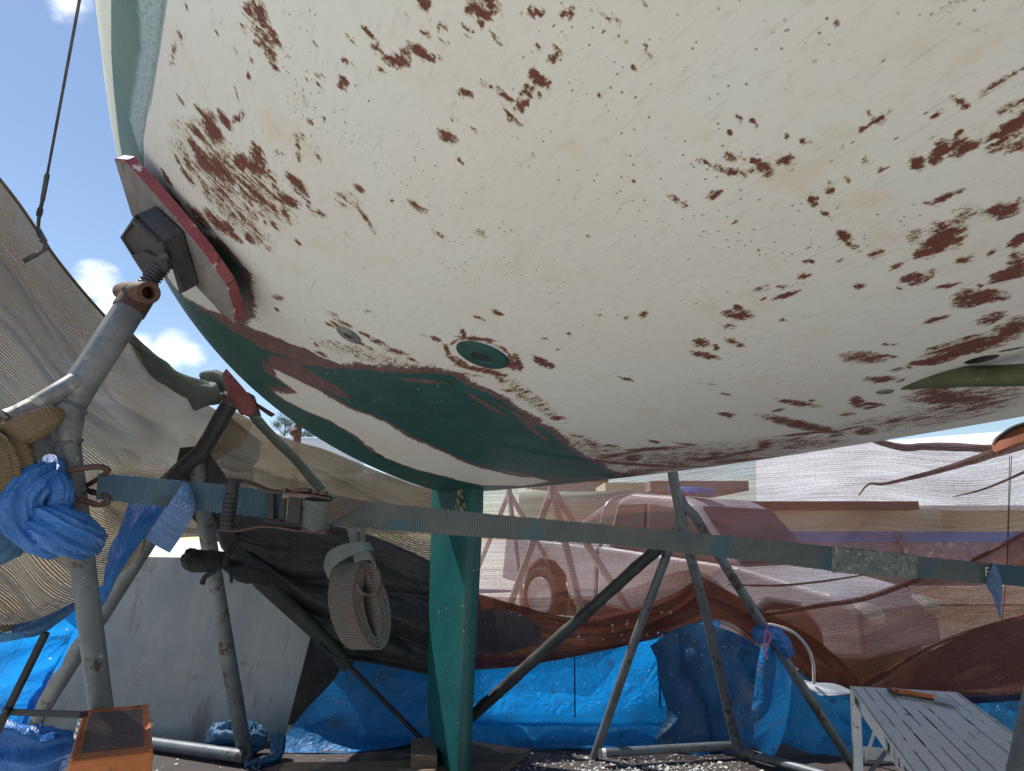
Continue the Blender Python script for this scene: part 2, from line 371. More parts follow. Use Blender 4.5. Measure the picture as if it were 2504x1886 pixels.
# ---- where the paint is worn through, measured off the photo (zoom window, x, y, half length, half width, angle, density)
Z = {6: (400, 0, 2.765), 7: (1100, 0, 2.765), 8: (1704, 0, 2.765), 5: (1700, 500, 2.751), 4: (1100, 760, 2.765), 3: (500, 700, 2.765)}
WEAR = {6: """330,1150,330,150,45,4.4;450,1420,300,70,45,4.6;640,1300,260,90,45,4.4;650,200,160,60,58,4.2;155,40,35,10,75,7;115,255,40,12,70,8;365,228,25,8,55,8;70,340,50,14,100,6;55,430,18,14,0,8;570,70,45,25,50,8;640,60,90,40,55,7;660,140,110,25,60,7.5;750,250,80,22,60,8;540,190,35,12,60,6;650,300,45,15,25,8;710,360,70,25,55,8;745,440,45,25,65,8;495,370,45,10,65,5;590,390,50,8,75,4;575,505,25,12,80,8;850,400,50,6,55,4;500,650,60,6,75,5;120,685,50,10,55,7;250,750,55,14,50,7;330,870,105,45,65,10;420,820,70,25,60,9;500,800,60,20,-40,8;230,900,80,25,50,8;200,980,60,20,50,9;300,1100,150,55,40,9;400,1180,110,40,35,9;520,1100,60,45,60,9.5;640,1060,80,35,65,9.5;640,1150,110,40,30,9;560,1250,110,40,40,7.5;170,1110,60,20,60,8.5;95,1080,40,14,65,8;160,1190,80,14,50,8.5;280,1270,60,10,50,7;400,1300,60,14,45,8;560,1330,80,25,50,7;640,1330,90,30,40,8;760,1280,60,20,60,7.5;830,1350,90,30,25,9;900,1250,90,35,50,8.5;980,1380,80,14,65,5;1070,1450,50,14,30,6;750,1420,60,20,60,8;820,1440,60,18,60,8;690,1510,25,12,60,8;750,1530,45,18,50,8;620,1460,30,12,50,8;560,1400,60,14,50,6;250,1480,110,25,50,8.5;350,1500,100,30,45,9;440,1540,60,22,60,9;480,1600,60,18,40,9;580,1610,45,22,50,9.5;380,1640,60,14,50,8.5;100,1380,120,14,55,9;20,1200,60,12,60,8;910,1640,30,10,50,7;1260,265,50,12,45,9;1030,315,25,8,65,8;1390,230,70,20,55,8;1440,320,35,30,90,8;1570,410,85,40,15,9.5;1640,340,50,40,-30,6;1740,355,75,30,35,9;1850,390,50,10,20,3.5;1225,410,28,14,55,7;1285,445,35,10,50,4;1470,475,32,15,45,8;1400,490,30,12,0,4;1210,560,38,32,60,10;970,535,20,8,50,8;1055,520,30,14,30,6;1050,575,20,10,60,6;960,690,28,10,85,6;900,750,20,6,70,4;985,820,22,8,30,8;1085,810,14,10,0,8;940,925,24,14,45,8;910,1000,90,14,85,6;780,1040,30,20,20,5;1050,1045,40,20,70,6;1770,210,45,22,50,7;1880,185,35,22,-30,6;1640,100,20,8,60,6;2060,210,60,22,45,7;2150,165,35,22,60,9;1770,30,40,40,60,9.5;2060,80,40,18,40,8;2150,50,90,60,40,8.5;1880,275,45,12,25,6;2040,625,55,25,20,8;2190,570,40,10,10,4;1920,920,65,30,30,8.5;1960,800,35,15,15,5;2100,880,22,12,40,6;2010,1090,40,10,55,6;1320,1270,35,16,40,7;1250,1360,80,45,30,3.8;1360,1470,100,14,55,7.5;1720,1400,75,22,35,6.5;1865,1590,50,12,25,6;2150,1575,40,22,35,6;1720,1080,40,4,35,4;1540,1360,12,6,0,6;1250,1600,40,12,50,4""",
7: """270,40,75,50,30,9.5;310,260,55,18,50,8;485,105,18,18,0,5;590,85,60,26,5,10;785,90,50,20,-25,9.5;910,68,50,10,10,6;985,80,28,12,10,8;1050,120,45,16,30,6;1130,130,45,14,45,6;1305,28,30,18,30,5;770,258,35,14,-10,6;735,330,40,25,60,6;705,400,50,22,-40,7.5;600,330,22,12,45,7;585,530,60,40,60,9;540,600,110,22,-40,8;500,710,60,25,-40,8.5;610,650,22,18,60,8;660,580,50,30,90,4;240,570,60,8,20,5;370,640,65,18,40,7.5;340,700,40,10,35,4;410,790,60,16,50,8;455,825,40,10,40,6;1240,455,28,20,30,5.5;1340,355,65,12,60,6;1190,290,30,22,90,4;1010,637,14,6,0,10;2000,810,110,10,22,8.5;1900,900,25,18,50,7;1950,930,35,8,25,5;1890,1060,55,28,20,7.5;2040,1085,70,10,12,8;1770,1115,110,12,18,8.5;1930,1165,100,22,10,8.5;2050,1160,45,18,-20,7;1520,1350,60,18,30,8;1580,1385,35,12,30,7;1785,1320,45,22,-20,9.5;1235,1230,14,8,0,9;200,1575,40,18,40,5;940,1600,22,7,20,7;1940,1510,18,8,-45,8""",
8: """945,155,40,14,-55,7;910,205,16,10,-45,6;780,415,22,16,-50,5;450,1130,50,28,-20,8.5;590,1080,60,25,-20,9;630,1120,45,30,-10,4.5;490,1185,40,18,-30,5;370,1165,40,12,-20,6;630,920,16,11,0,9;725,955,40,14,0,9;1240,600,14,7,0,9;1230,810,70,20,-30,10;1165,775,40,12,20,8;1105,878,22,14,-10,9;1330,745,30,10,15,7;1615,775,40,16,-28,9;1560,800,40,5,-20,4;1760,670,60,22,20,8;1800,690,45,22,45,8;1840,620,60,8,-30,4;1920,625,14,9,0,7;2130,660,100,45,-8,7.5;2080,750,70,25,-15,7;2140,860,110,45,-30,10;2010,920,70,22,-20,9;1770,890,35,12,70,7;1600,920,55,14,-65,4;1780,960,60,40,-10,7;1800,1005,110,28,-22,9.5;1650,1010,60,45,-30,9;1610,1085,45,30,-10,8;1485,1100,55,45,70,10;2100,980,120,40,-15,6;2190,1000,40,35,0,8;1910,870,30,15,0,6;1630,1178,8,8,0,9;1150,1175,35,9,30,8;1265,1140,40,20,-10,6;1150,1080,28,22,0,4;1330,1070,40,6,-50,5;975,990,28,6,-20,7;1025,1215,22,18,60,8;780,1355,42,28,60,8.5;770,1305,18,14,0,6;860,1270,22,14,-10,8;900,1285,30,16,60,7;905,1240,22,9,40,7;880,1455,38,7,32,7;265,1505,22,10,-20,9;1650,1345,80,14,-25,9;1560,1380,70,4,-10,7;1780,1290,60,6,-15,5;2060,1430,110,40,-12,10;2150,1385,50,18,-30,9.5""",
5: """1700,1400,480,90,-12,4.2;1900,1270,260,40,-9,4.6;700,1610,280,36,-4,5;1250,1480,400,40,-8,3.6;1660,240,170,60,-35,9.8;1700,160,110,40,0,8;1490,210,60,40,-30,4.8;1760,230,70,50,-40,7.5;1520,330,50,25,-15,9.5;1820,60,90,40,-20,6.5;1000,210,48,30,20,9;1030,260,45,15,50,7;1090,300,40,14,60,5;770,270,40,12,-60,4;275,125,25,12,-20,9;440,305,22,8,-10,10;765,385,40,9,0,10;1215,335,55,18,-18,8.5;985,380,35,9,-25,7;730,485,48,14,-8,9;610,610,90,14,-15,9;440,580,60,18,-20,6;610,550,60,10,-10,5;700,535,90,6,-3,4;470,635,25,9,-10,7;1105,548,42,15,0,9;1360,410,60,16,-30,7;1480,500,80,32,-8,9.5;1590,460,45,22,-30,8;1370,565,35,8,0,7;1800,378,60,20,-10,8.5;1870,350,40,6,-20,5;1700,410,45,12,-15,4;1990,330,45,14,-35,7;2170,250,60,35,-40,9;2170,400,70,60,90,8;2110,470,130,40,-18,10;1680,550,100,10,-8,7;1920,545,25,10,0,8;1910,620,170,40,-2,9.8;1860,660,130,28,-12,9;1820,680,90,14,-15,8;1840,590,45,20,20,8;1990,770,90,28,-20,9;1630,775,90,11,-15,9;2130,840,110,50,-25,9.5;2040,830,50,20,-20,7;1830,960,260,50,-14,10;1560,1065,110,18,-3,10;1700,1020,130,35,-18,9.5;2000,920,100,40,-12,9.5;1620,975,40,12,0,8;300,745,95,28,2,9.5;290,695,35,14,20,7;230,820,50,14,-5,6;590,780,25,9,0,8;40,935,50,25,0,10;145,965,20,16,60,10;270,930,70,16,20,7;60,1015,90,18,12,8.5;1140,1035,130,32,2,8.5;1120,1000,60,10,-5,6;1320,1022,45,9,8,9;1310,943,50,6,0,7;1360,1115,45,10,-12,7;1450,1098,28,8,10,8;1250,1178,85,20,-3,9.5;1400,1180,40,8,-30,7;1105,1335,50,30,20,10;1190,1345,60,10,3,10;700,1340,110,16,8,8;560,1385,50,10,-10,8;790,1320,20,8,0,9;210,1420,60,10,15,7;810,1500,55,30,-15,9.5;660,1540,120,8,-8,9;640,1570,60,7,-15,8;1000,1510,120,8,-12,7;1150,1525,80,25,-5,7.5;940,1555,60,10,-5,7;1350,1450,80,10,-12,8.5;1080,1420,60,8,-4,8;1220,1370,60,14,-5,9;1720,1310,160,30,-8,9;1640,1350,100,14,-10,8;1900,1360,180,25,-14,7.5;1650,1240,70,12,-8,8;2050,1280,130,8,-10,6;1750,1290,120,16,-5,9;450,1620,80,25,0,8.5;640,1635,70,10,0,7;1500,1440,120,7,-10,7;1700,1400,160,7,-10,6;1900,1420,160,7,-12,5;900,1600,100,9,-8,6""",
4: """1600,1010,520,60,-5,4.8;1230,1010,200,55,0,5;1000,960,160,50,20,4.2;850,900,120,40,30,4;550,600,250,40,35,3.8;630,350,70,22,25,9.5;1190,460,50,8,15,9;800,155,22,8,15,9;650,190,30,8,0,5;90,160,20,14,60,8;170,180,30,8,30,6;250,205,35,12,20,6;335,460,25,14,0,7;740,265,14,6,0,9;1310,25,30,14,-30,9;1190,50,20,9,-10,9;1020,30,30,8,0,6;1870,700,60,9,5,8;1870,565,40,6,10,7;1750,495,60,6,5,5;730,728,50,12,0,9;390,540,70,10,8,6;530,548,35,8,15,5;330,600,70,14,10,9;600,665,30,8,10,6;960,900,60,20,20,6;1110,920,50,12,10,6;870,850,60,8,10,6;1400,935,200,10,-3,9.5;1150,970,130,10,-8,9;1080,990,100,10,-6,9;1270,1000,110,25,8,9;1210,1035,120,12,12,9.5;1000,1020,60,12,5,8;1380,885,50,8,10,8;1620,905,60,7,8,7;1780,970,60,10,-10,9;1750,1000,160,12,-5,9;1980,960,160,10,-10,9;2100,900,80,12,-8,8.5;2000,1010,200,12,-6,8.5;1520,1035,120,8,5,8;1800,1050,120,8,-8,7;1950,1070,200,10,-6,7;1350,1080,200,12,-3,7;1600,1075,120,8,-5,6;1180,1110,160,10,-3,9;420,360,60,35,25,8.5;300,230,90,10,28,6.5;60,330,70,10,30,7;250,400,60,12,12,7""",
3: """1640,430,40,14,60,9;1690,500,60,14,35,8.5;2120,520,60,26,70,9.5;1850,358,130,12,6,9;1880,572,160,13,12,9;1700,370,60,10,-25,8;2040,440,60,10,40,8;900,270,50,9,35,8;1040,380,60,10,25,8;1100,470,330,40,14,3.6;1500,560,300,16,8,6;500,80,40,16,20,7;490,158,18,9,40,8;755,395,22,9,45,7;680,230,12,5,45,6;790,460,40,14,20,7;1100,175,30,14,10,5;1290,440,90,14,15,7;1180,380,60,14,20,8;1110,420,40,10,10,6;1400,495,30,9,15,7;1190,540,60,8,-5,6;1570,360,40,12,15,7;1480,330,20,10,20,6;1745,310,22,18,60,9;1985,185,40,14,20,9.5;1860,215,40,9,20,9;2010,635,25,14,0,7;930,250,80,12,20,6;860,185,50,12,20,5;320,60,26,14,70,8;310,150,50,14,75,9;850,265,35,8,25,7;1090,330,60,9,25,8"""}
TAN = {7: "500,1380,220,110,20,8;900,1280,300,60,15,8;880,1040,130,60,20,7;1600,900,130,80,-10,6;1090,930,70,90,0,6;1450,1560,180,50,-5,7;400,1030,80,40,10,5;2150,480,60,50,0,6", 8: "1350,330,280,150,-5,9;880,600,230,90,-10,9;650,760,140,60,10,8;850,850,90,45,0,7;1230,1340,320,55,-8,8;1750,450,200,60,-25,8;820,1140,130,45,-25,7;1250,900,180,40,-30,6;270,1360,60,40,0,6;620,1530,110,50,0,5;1300,1600,60,40,0,6", 5: "270,380,120,80,20,8;570,350,90,90,-30,8;900,480,150,60,15,7;1000,690,230,60,-5,8;850,870,80,40,0,7;850,1170,150,22,0,7;1320,840,110,24,-3,6;630,950,100,40,0,6", 4: "760,40,90,50,0,7;1000,120,80,40,0,7;730,490,150,70,0,7;800,590,120,40,0,6;1370,680,90,25,0,7;1620,760,110,40,0,7;1580,640,100,25,0,5", 6: "200,400,70,60,30,7;320,620,110,80,20,6;390,100,40,90,0,6;1490,960,110,30,55,7;1270,880,40,40,0,7;2150,1300,100,90,0,7;735,950,40,30,0,5"}
def splat(tab):
    out = np.zeros((nS, nG), dtype=np.float32)
    for zk, txt in tab.items():
        ox, oy, k = Z[zk]
        for it in txt.split(';'):
            x, y, la, lb, an, de = [float(q) for q in it.split(',')]
            px, py = ox+x/k, oy+y/k; ca, sa = math.cos(R(an)), math.sin(R(an))
            try:
                c = np.array(hull_sg(px, py)); e = 6.0
                ja = (np.array(hull_sg(px+ca*e, py+sa*e))-c)/e; jb = (np.array(hull_sg(px-sa*e, py+ca*e))-c)/e
            except ValueError: continue
            A = np.stack([ja*la/k*1.42, jb*lb/k*1.42], 1)
            if abs(np.linalg.det(A)) < 1e-9: continue
            Ai = np.linalg.inv(A); ext = np.abs(A).sum(1)*1.6
            i0, i1 = np.searchsorted(s_ax, [c[0]-ext[0], c[0]+ext[0]]); j0, j1 = np.searchsorted(g_ax, [c[1]-ext[1], c[1]+ext[1]])
            if i1 <= i0 or j1 <= j0: continue
            ds = SS[i0:i1, j0:j1]-c[0]; dg = GG[i0:i1, j0:j1]-c[1]
            r2 = (Ai[0, 0]*ds+Ai[0, 1]*dg)**2+(Ai[1, 0]*ds+Ai[1, 1]*dg)**2
            w = (de/10)*np.clip(1.0-.9*r2, 0, 1)
            out[i0:i1, j0:j1] = np.maximum(out[i0:i1, j0:j1], w)
    return out
def poly_sd(pts):
    """signed distance (metres on the hull, + inside) to a polygon given as photo pixels or ready (s, g) pairs"""
    v = np.array([hull_sg(*p) if len(p) == 2 else p[:2] for p in pts]); n = len(v)
    i0, i1 = np.searchsorted(s_ax, [v[:, 0].min()-.15, v[:, 0].max()+.15]); j0, j1 = np.searchsorted(g_ax, [v[:, 1].min()-.15, v[:, 1].max()+.15])
    x = SS[i0:i1, j0:j1]; y = GG[i0:i1, j0:j1]; ins = np.zeros(x.shape, bool); d = np.full(x.shape, 9.)
    for k in range(n):
        a, b = v[k], v[(k+1) % n]; e = b-a; L = (e**2).sum()+1e-12
        t = np.clip(((x-a[0])*e[0]+(y-a[1])*e[1])/L, 0, 1); d = np.minimum(d, np.hypot(x-a[0]-t*e[0], y-a[1]-t*e[1]))
        c = (a[1] > y) != (b[1] > y)
        with np.errstate(all='ignore'): ins ^= c & (x < (b[0]-a[0])*(y-a[1])/(b[1]-a[1]+1e-12)+a[0])
    out = np.full((nS, nG), -.15, dtype=np.float32); out[i0:i1, j0:j1] = np.clip(np.where(ins, d, -d), -.15, .15)
    return out
z3 = lambda x, y: (500+x/2.765, 700+y/2.765)
z4 = lambda x, y: (1100+x/2.765, 760+y/2.765)
z2 = lambda x, y: (x/2.974, 400+y/2.974)
# ---------------------------------------------------------------- paint fields on the hull
wear = splat(WEAR); tan_ = splat(TAN)
dark = splat({5: "1930,1045,120,20,-11,10;2140,975,120,8,-10,8;1500,1228,60,8,-2,8", 3: "1660,655,26,9,30,10;1180,1145,46,10,22,8;1690,640,90,26,20,4"})  # the ellipse above the shaft tube paints in the dark of a recess
rw = random.Random(3)                                   # the same kind of wear on the rest of the hull
for k in range(420):
    s0_, g0_ = rw.uniform(-.2, 8), rw.uniform(-1.45, 2.1); X = h_xyz(np.array([s0_]), g2q(np.array([g0_])))[0]; X = Vector(X); dpt = X.y*CP+(X.z-SC)*SP
    if dpt > .15:
        px_, py_, _ = proj(X)
        if -40 < px_ < 2544 and -40 < py_ < 1900 and (X-hull_hit(px_, py_)[0]).length < .25: continue
    la, lb, an = rw.uniform(.02, .10), rw.uniform(.008, .035), rw.uniform(-.5, .5)
    i0, i1 = np.searchsorted(s_ax, [s0_-.2, s0_+.2]); j0, j1 = np.searchsorted(g_ax, [g0_-.2, g0_+.2])
    ds, dg = SS[i0:i1, j0:j1]-s0_, GG[i0:i1, j0:j1]-g0_
    r2 = ((ds*math.cos(an)+dg*math.sin(an))/la)**2+((dg*math.cos(an)-ds*math.sin(an))/lb)**2
    wear[i0:i1, j0:j1] = np.maximum(wear[i0:i1, j0:j1], rw.uniform(.5, 1)*np.clip(1-.9*r2, 0, 1))
rimf = splat({3: '240,292,190,34,28,10;430,388,170,44,22,10;620,470,150,44,25,9;560,545,150,38,25,10;700,610,150,36,32,10;860,690,130,26,30,9;800,520,120,26,20,8;430,560,60,30,50,7;1450,640,260,18,6,6', 4: '560,800,160,16,40,8;250,640,160,14,32,8'})
PG = [(396, 660), (437, 719), (487, 756), (538, 783), (588, 807)] + [z3(*q) for q in ((330, 330), (440, 372), (560, 410), (640, 452), (720, 470), (770, 512), (850, 535), (1000, 565), (1100, 562), (1200, 580), (1400, 590), (1560, 585), (1680, 610), (1780, 668), (1900, 720), (2050, 790), (2212, 920))] + [z4(*q) for q in ((300, 625), (450, 690), (560, 770), (650, 800), (750, 890), (850, 970), (1000, 1040), (1150, 1125))] + [(1535, 1178), (1.2, -.6, 0), (-.5, -.75, 0), (-.5, 1.98, 0)]
PB = [z3(*q) for q in ((395, 498), (480, 540), (600, 600), (700, 640), (800, 700), (1000, 820), (1120, 860), (1250, 920), (1400, 1010), (1600, 1100), (1800, 1190), (1950, 1240), (2180, 1290))] + [z4(*q) for q in ((200, 1040), (500, 1100), (700, 1150), (900, 1168), (1000, 1178), (700, 1212), (300, 1212))] + [z3(*q) for q in ((2100, 1380), (1850, 1348), (1600, 1285), (1400, 1235), (1150, 1135), (1000, 1010), (850, 918), (700, 860), (520, 770), (420, 680), (560, 690), (450, 600))]
sd_green = np.minimum(poly_sd(PG), -poly_sd(PB))
PP = [z2(*q) for q in ((1040, 160), (1110, 270), (1300, 430), (1480, 545), (1640, 635), (1755, 770), (1790, 950), (1780, 1085), (1730, 1110), (1690, 1140), (1600, 1050), (1500, 800), (1200, 500), (1000, 260), (900, 170))]
sd_green = np.maximum(sd_green, poly_sd(PP))
a0 = hull_sg(404, 0); a1 = hull_sg(272, 0)
PS = [(272, 0), (272, 130), (278, 220), (290, 330), (300, 395), (1.5, a1[1]+.05, 0), (.2, a1[1]+.04, 0), (.2, a0[1]+.04, 0), (1.5, a0[1]+.07, 0), (352, 395), (351, 340), (366, 250), (385, 130), (404, 0), (11., a0[1], 0), (11., a1[1], 0)]
sd_stripe = poly_sd(PS)
PW = [(336, -20), (345, 100), (330, 200), (316, 290), (346, 384), (352, 330), (367, 250), (386, 130), (405, -20)]
sd_scuff = poly_sd(PW)
i340 = np.array(hull_sg(480, 330)); dd_ = (np.array(hull_sg(488, 339))-i340); ang2 = math.atan2(dd_[1], dd_[0])

def hull_material():
    T = NT('hull_paint'); uv = T.uvc()
    at = lambda nm: T.n('ShaderNodeAttribute', attribute_name=nm)
    p1 = T.n('ShaderNodeSeparateColor'); T.l(at('paint_wear_shade').outputs['Color'], p1.inputs[0])
    p2 = T.n('ShaderNodeSeparateColor'); T.l(at('paint_zone').outputs['Color'], p2.inputs[0])
    wearv, tanv, darkv = p1.outputs; p3 = T.n('ShaderNodeSeparateColor'); T.l(at('paint_rim').outputs['Color'], p3.inputs[0]); rimv = p3.outputs[0]; green, stripe, scuff = p2.outputs
    sep = T.n('ShaderNodeSeparateXYZ'); T.l(uv, sep.inputs[0])
    wd = T.smooth(sep.outputs[1], .9, 1.75)                      # sanding strokes turn with the curve of the bilge
    nA = T.noise(T.mapping(uv, (1, 4.5, 1), (0, 0, R(6))), 13, 9, .76, .4)
    nB = T.noise(T.mapping(T.mapping(uv, rot=(0, 0, -ang2)), (1, 4.5, 1)), 13, 9, .76, .4)
    mx = T.n('ShaderNodeMix', data_type='FLOAT'); T.val(mx.inputs[0], wd); T.l(nA, mx.inputs[2]); T.l(nB, mx.inputs[3]); ns = mx.outputs[0]
    fine = T.noise(uv, 105, 4, .75); mid = T.noise(uv, 28, 5, .7)
    nz = T.math('ADD', T.math('MULTIPLY', T.math('SUBTRACT', ns, .5), 3.1), T.math('ADD', T.math('MULTIPLY', T.math('SUBTRACT', fine, .5), 1.9), T.math('MULTIPLY', T.math('SUBTRACT', mid, .5), 1.1)))
    wt = T.math('ADD', wearv, nz)
    brown = T.math('MULTIPLY', T.smooth(wt, .34, .62), T.smooth(wearv, .02, .12))
    halo = T.math('MULTIPLY', T.smooth(wt, .10, .40), T.smooth(wearv, .0, .2))
    # base: sanded cream-grey primer with blotches
    big = T.noise(uv, 1.6, 6, .6); b2 = T.noise(T.mapping(uv, loc=(4, 9, 0)), 5.5, 6, .62)
    col = T.mix(T.smooth(big, .35, .68), (.60, .60, .555, 1), (.59, .56, .515, 1))
    tn = T.math('ADD', T.math('MULTIPLY', tanv, .55), T.math('MULTIPLY', T.math('SUBTRACT', b2, .5), 4.2))
    col = T.mix(T.math('MULTIPLY', T.smooth(tn, .25, 1.1), .95), col, (.58, .51, .41, 1))
    col = T.mix(T.smooth(b2, .60, .70, 0, .35), col, (.55, .50, .42, 1))
    grime = T.noise(T.mapping(uv, (1, 3, 1), (0, 0, .4)), 22, 7, .75)
    col = T.mix(T.smooth(grime, .50, .74, 0, .42), col, (.33, .32, .30, 1))
    # white sanding scratches
    for k, (rz, sc) in enumerate(((.9, 7), (-.5, 6), (1.9, 8))):
        sN = T.noise(T.mapping(uv, (1, 34, 1), (0, 0, rz), (k*3, k, 0)), sc, 3, .5, .5)
        col = T.mix(T.math('MULTIPLY', T.smooth(sN, .665, .72), .4), col, (.64, .64, .59, 1))
        col = T.mix(T.math('MULTIPLY', T.smooth(sN, .325, .27), .30), col, (.22, .20, .18, 1))
    # pin-holes in clusters and little scabs
    v = T.vor(uv, 62)[0]; pm = T.smooth(T.noise(T.mapping(uv, loc=(2.2, .4, 0)), 2.6, 3), .52, .60)
    col = T.mix(T.math('MULTIPLY', T.math('MULTIPLY', T.smooth(v, .17, .09), pm), .85), col, (.13, .085, .075, 1))
    v2 = T.vor(T.mapping(uv, (1, 2.6, 1), loc=(1, 5, 0)), 21)[0]; pm2 = T.smooth(T.noise(uv, 4.3, 3), .47, .6)
    col = T.mix(T.math('MULTIPLY', T.math('MULTIPLY', T.smooth(T.math('ADD', v2, T.math('MULTIPLY', nz, -.05)), .10, .06), pm2), .8), col, (.13, .06, .05, 1))
    v4 = T.vor(uv, 130)[0]
    col = T.mix(T.math('MULTIPLY', T.math('MULTIPLY', T.smooth(v4, .2, .1), T.smooth(mid, .5, .62)), .35), col, (.2, .18, .16, 1))
    # worn through to the red-brown layer
    red = T.mix(T.smooth(mid, .35, .65), (.095, .030, .024, 1), (.14, .044, .034, 1))
    col = T.mix(T.math('MULTIPLY', halo, .6), col, (.36, .29, .17, 1))
    col = T.mix(brown, col, red)
    # old green antifouling with a feathered red-brown margin
    g0 = T.math('ADD', green, T.math('MULTIPLY', nz, .034))
    border = T.smooth(T.math('ADD', g0, T.math('ADD', T.math('MULTIPLY', T.math('SUBTRACT', b2, .5), .10), T.math('MULTIPLY', rimv, .05))), -.040, -.034)
    gcol = T.mix(T.smooth(b2, .3, .7), (.004, .046, .043, 1), (.006, .070, .062, 1))
    gcol = T.mix(T.smooth(grime, .55, .7, 0, .6), gcol, (.004, .022, .022, 1))
    gcol = T.mix(T.smooth(nz, .62, .80, 0, .75), gcol, red)
    vs = T.vor(T.mapping(uv, (1, 2.2, 1)), 17)[0]
    gcol = T.mix(T.smooth(T.math('ADD', vs, T.math('MULTIPLY', nz, -.03)), .085, .055), gcol, (.50, .60, .58, 1))
    rim = T.mix(T.smooth(mid, .3, .7), (.075, .040, .036, 1), (.15, .075, .068, 1))
    col = T.mix(border, col, rim)
    col = T.mix(T.math('MULTIPLY', T.smooth(g0, -.003, .005), T.smooth(T.math('ADD', rimv, T.math('MULTIPLY', nz, .22)), .55, .42)), col, gcol)
    # boot stripe and topsides
    st = T.math('ADD', stripe, T.math('MULTIPLY', T.math('SUBTRACT', fine, .5), .004))
    top = T.math('MULTIPLY', T.smooth(sep.outputs[1], a0[1]+.12, a0[1]+.13), T.smooth(st, 0, -.004))
    col = T.mix(top, col, T.mix(T.smooth(grime, .5, .66, 0, .8), (.74, .74, .60, 1), (.42, .40, .22, 1)))
    scol = T.mix(T.smooth(T.noise(T.mapping(uv, (1, .4, 1)), 9, 6, .7), .35, .7), (.075, .145, .125, 1), (.125, .175, .13, 1))
    sf = T.math('ADD', scuff, T.math('MULTIPLY', nz, .022))
    scol = T.mix(T.math('MULTIPLY', T.smooth(sf, -.01, .014), .8), scol, T.mix(T.smooth(fine, .4, .65), (.40, .48, .50, 1), (.13, .19, .195, 1)))
    col = T.mix(T.smooth(st, -.001, .001), col, scol)
    ledge_shade = T.math('MULTIPLY', T.smooth(T.math('ABSOLUTE', T.math('ADD', st, .003)), .006, .003), T.smooth(sep.outputs[1], a0[1]+.07, a0[1]+.05))  # shadow of the stripe's ledge, painted as a dark line
    col = T.mix(T.math('MULTIPLY', ledge_shade, .8), col, (.17, .19, .20, 1))
    col = T.mix(T.smooth(T.math('ADD', darkv, T.math('MULTIPLY', nz, .15)), .45, .55), col, (.012, .014, .014, 1))
    h = T.math('ADD', T.math('MULTIPLY', brown, -.6), T.math('ADD', T.math('MULTIPLY', fine, .35), T.math('MULTIPLY', border, .5)))
    rough = T.math('ADD', T.math('MULTIPLY', brown, .25), T.math('ADD', .40, T.math('MULTIPLY', grime, .25)))
    return T.done(T.bsdf(col, rough, 0, T.bump(h, .35, .003), .35))
M = {}
M['hull'] = hull_material()
M['green'] = worn('green_antifouling', (.004, .070, .074, 1), (.006, .10, .098, 1), 3, .45, 0, ((.14, .06, .05, 1), 16, .66, .04), ((.55, .62, .6, 1), 42, .67, .025), .3, 40)
M['greendk'] = worn('dark_green_fitting', (.005, .045, .042, 1), (.008, .065, .058, 1), 20, .55, 0, ((.09, .04, .035, 1), 40, .62, .06), ((.5, .5, .48, 1), 90, .72, .03), .4, 90)
M['bronze'] = worn('green_bronze', (.05, .065, .028, 1), (.085, .095, .045, 1), 14, .5, .1, ((.13, .17, .08, 1), 40, .60, .08), None, .3, 70)
M['greygreen'] = worn('grey_green_fitting', (.10, .12, .10, 1), (.20, .22, .19, 1), 25, .6, 0, ((.05, .04, .035, 1), 40, .55, .08))
M['dark'] = worn('hole_shade', (.008, .014, .013, 1), (.013, .022, .02, 1), 20, .7)  # near black colour stands for the shade inside holes
M['cream'] = worn('deck_paint', (.62, .6, .52, 1), (.55, .53, .45, 1), 4)

boat = thing('sailing_boat', KP, 'large round bilged boat hull with patchy sanded cream and green paint, propped on stands', 'boat')
def link_grid(name, V, UV, mat, parent, attrs):
    me = bpy.data.meshes.new(name); o = bpy.data.objects.new(name, me); C.objects.link(o); o.parent = parent
    n, m = V.shape[:2]; base = np.array(wloc(parent))
    I = (np.arange(n-1)[:, None]*m+np.arange(m-1)[None]).ravel()
    Q = np.stack([I, I+1, I+m+1, I+m], 1)
    me.vertices.add(n*m); me.vertices.foreach_set('co', (V.reshape(-1, 3)-base).astype(np.float32).ravel())
    me.loops.add(Q.size); me.loops.foreach_set('vertex_index', Q.astype(np.int32).ravel())
    me.polygons.add(len(Q)); me.polygons.foreach_set('loop_start', (np.arange(len(Q))*4).astype(np.int32))
    me.polygons.foreach_set('use_smooth', np.ones(len(Q), bool))
    me.update(calc_edges=True)
    ul = me.uv_layers.new(name='UVMap'); ul.data.foreach_set('uv', UV.reshape(-1, 2)[Q.ravel()].astype(np.float32).ravel())
    for nm, a in attrs.items():
        ca = me.color_attributes.new(nm, 'FLOAT_COLOR', 'POINT'); ca.data.foreach_set('color', np.concatenate([a.reshape(-1, 3), np.ones((n*m, 1))], 1).astype(np.float32).ravel())
    me.materials.append(mat); return o
link_grid('hull', HV, np.stack([SS, GG], -1), M['hull'], boat, {'paint_wear_shade': np.stack([wear, tan_, dark], -1), 'paint_zone': np.stack([sd_green, sd_stripe, sd_scuff], -1), 'paint_rim': np.stack([rimf, rimf, rimf], -1)})
# deck and transom close the shell
b = MB(); L_ = [Vector(x) for x in HV[::12, 0]]; R_ = [Vector(x) for x in HV[::12, -1]]; n = len(L_)
b.add(L_+R_, [(i, i+1, n+i+1, n+i) for i in range(n-1)]); b.build('deck', M['cream'], boat)
b = MB(); E_ = [Vector(x) for x in HV[-1, ::16]]; b.add(E_, [tuple(range(len(E_)))]); b.build('transom', M['cream'], boat)

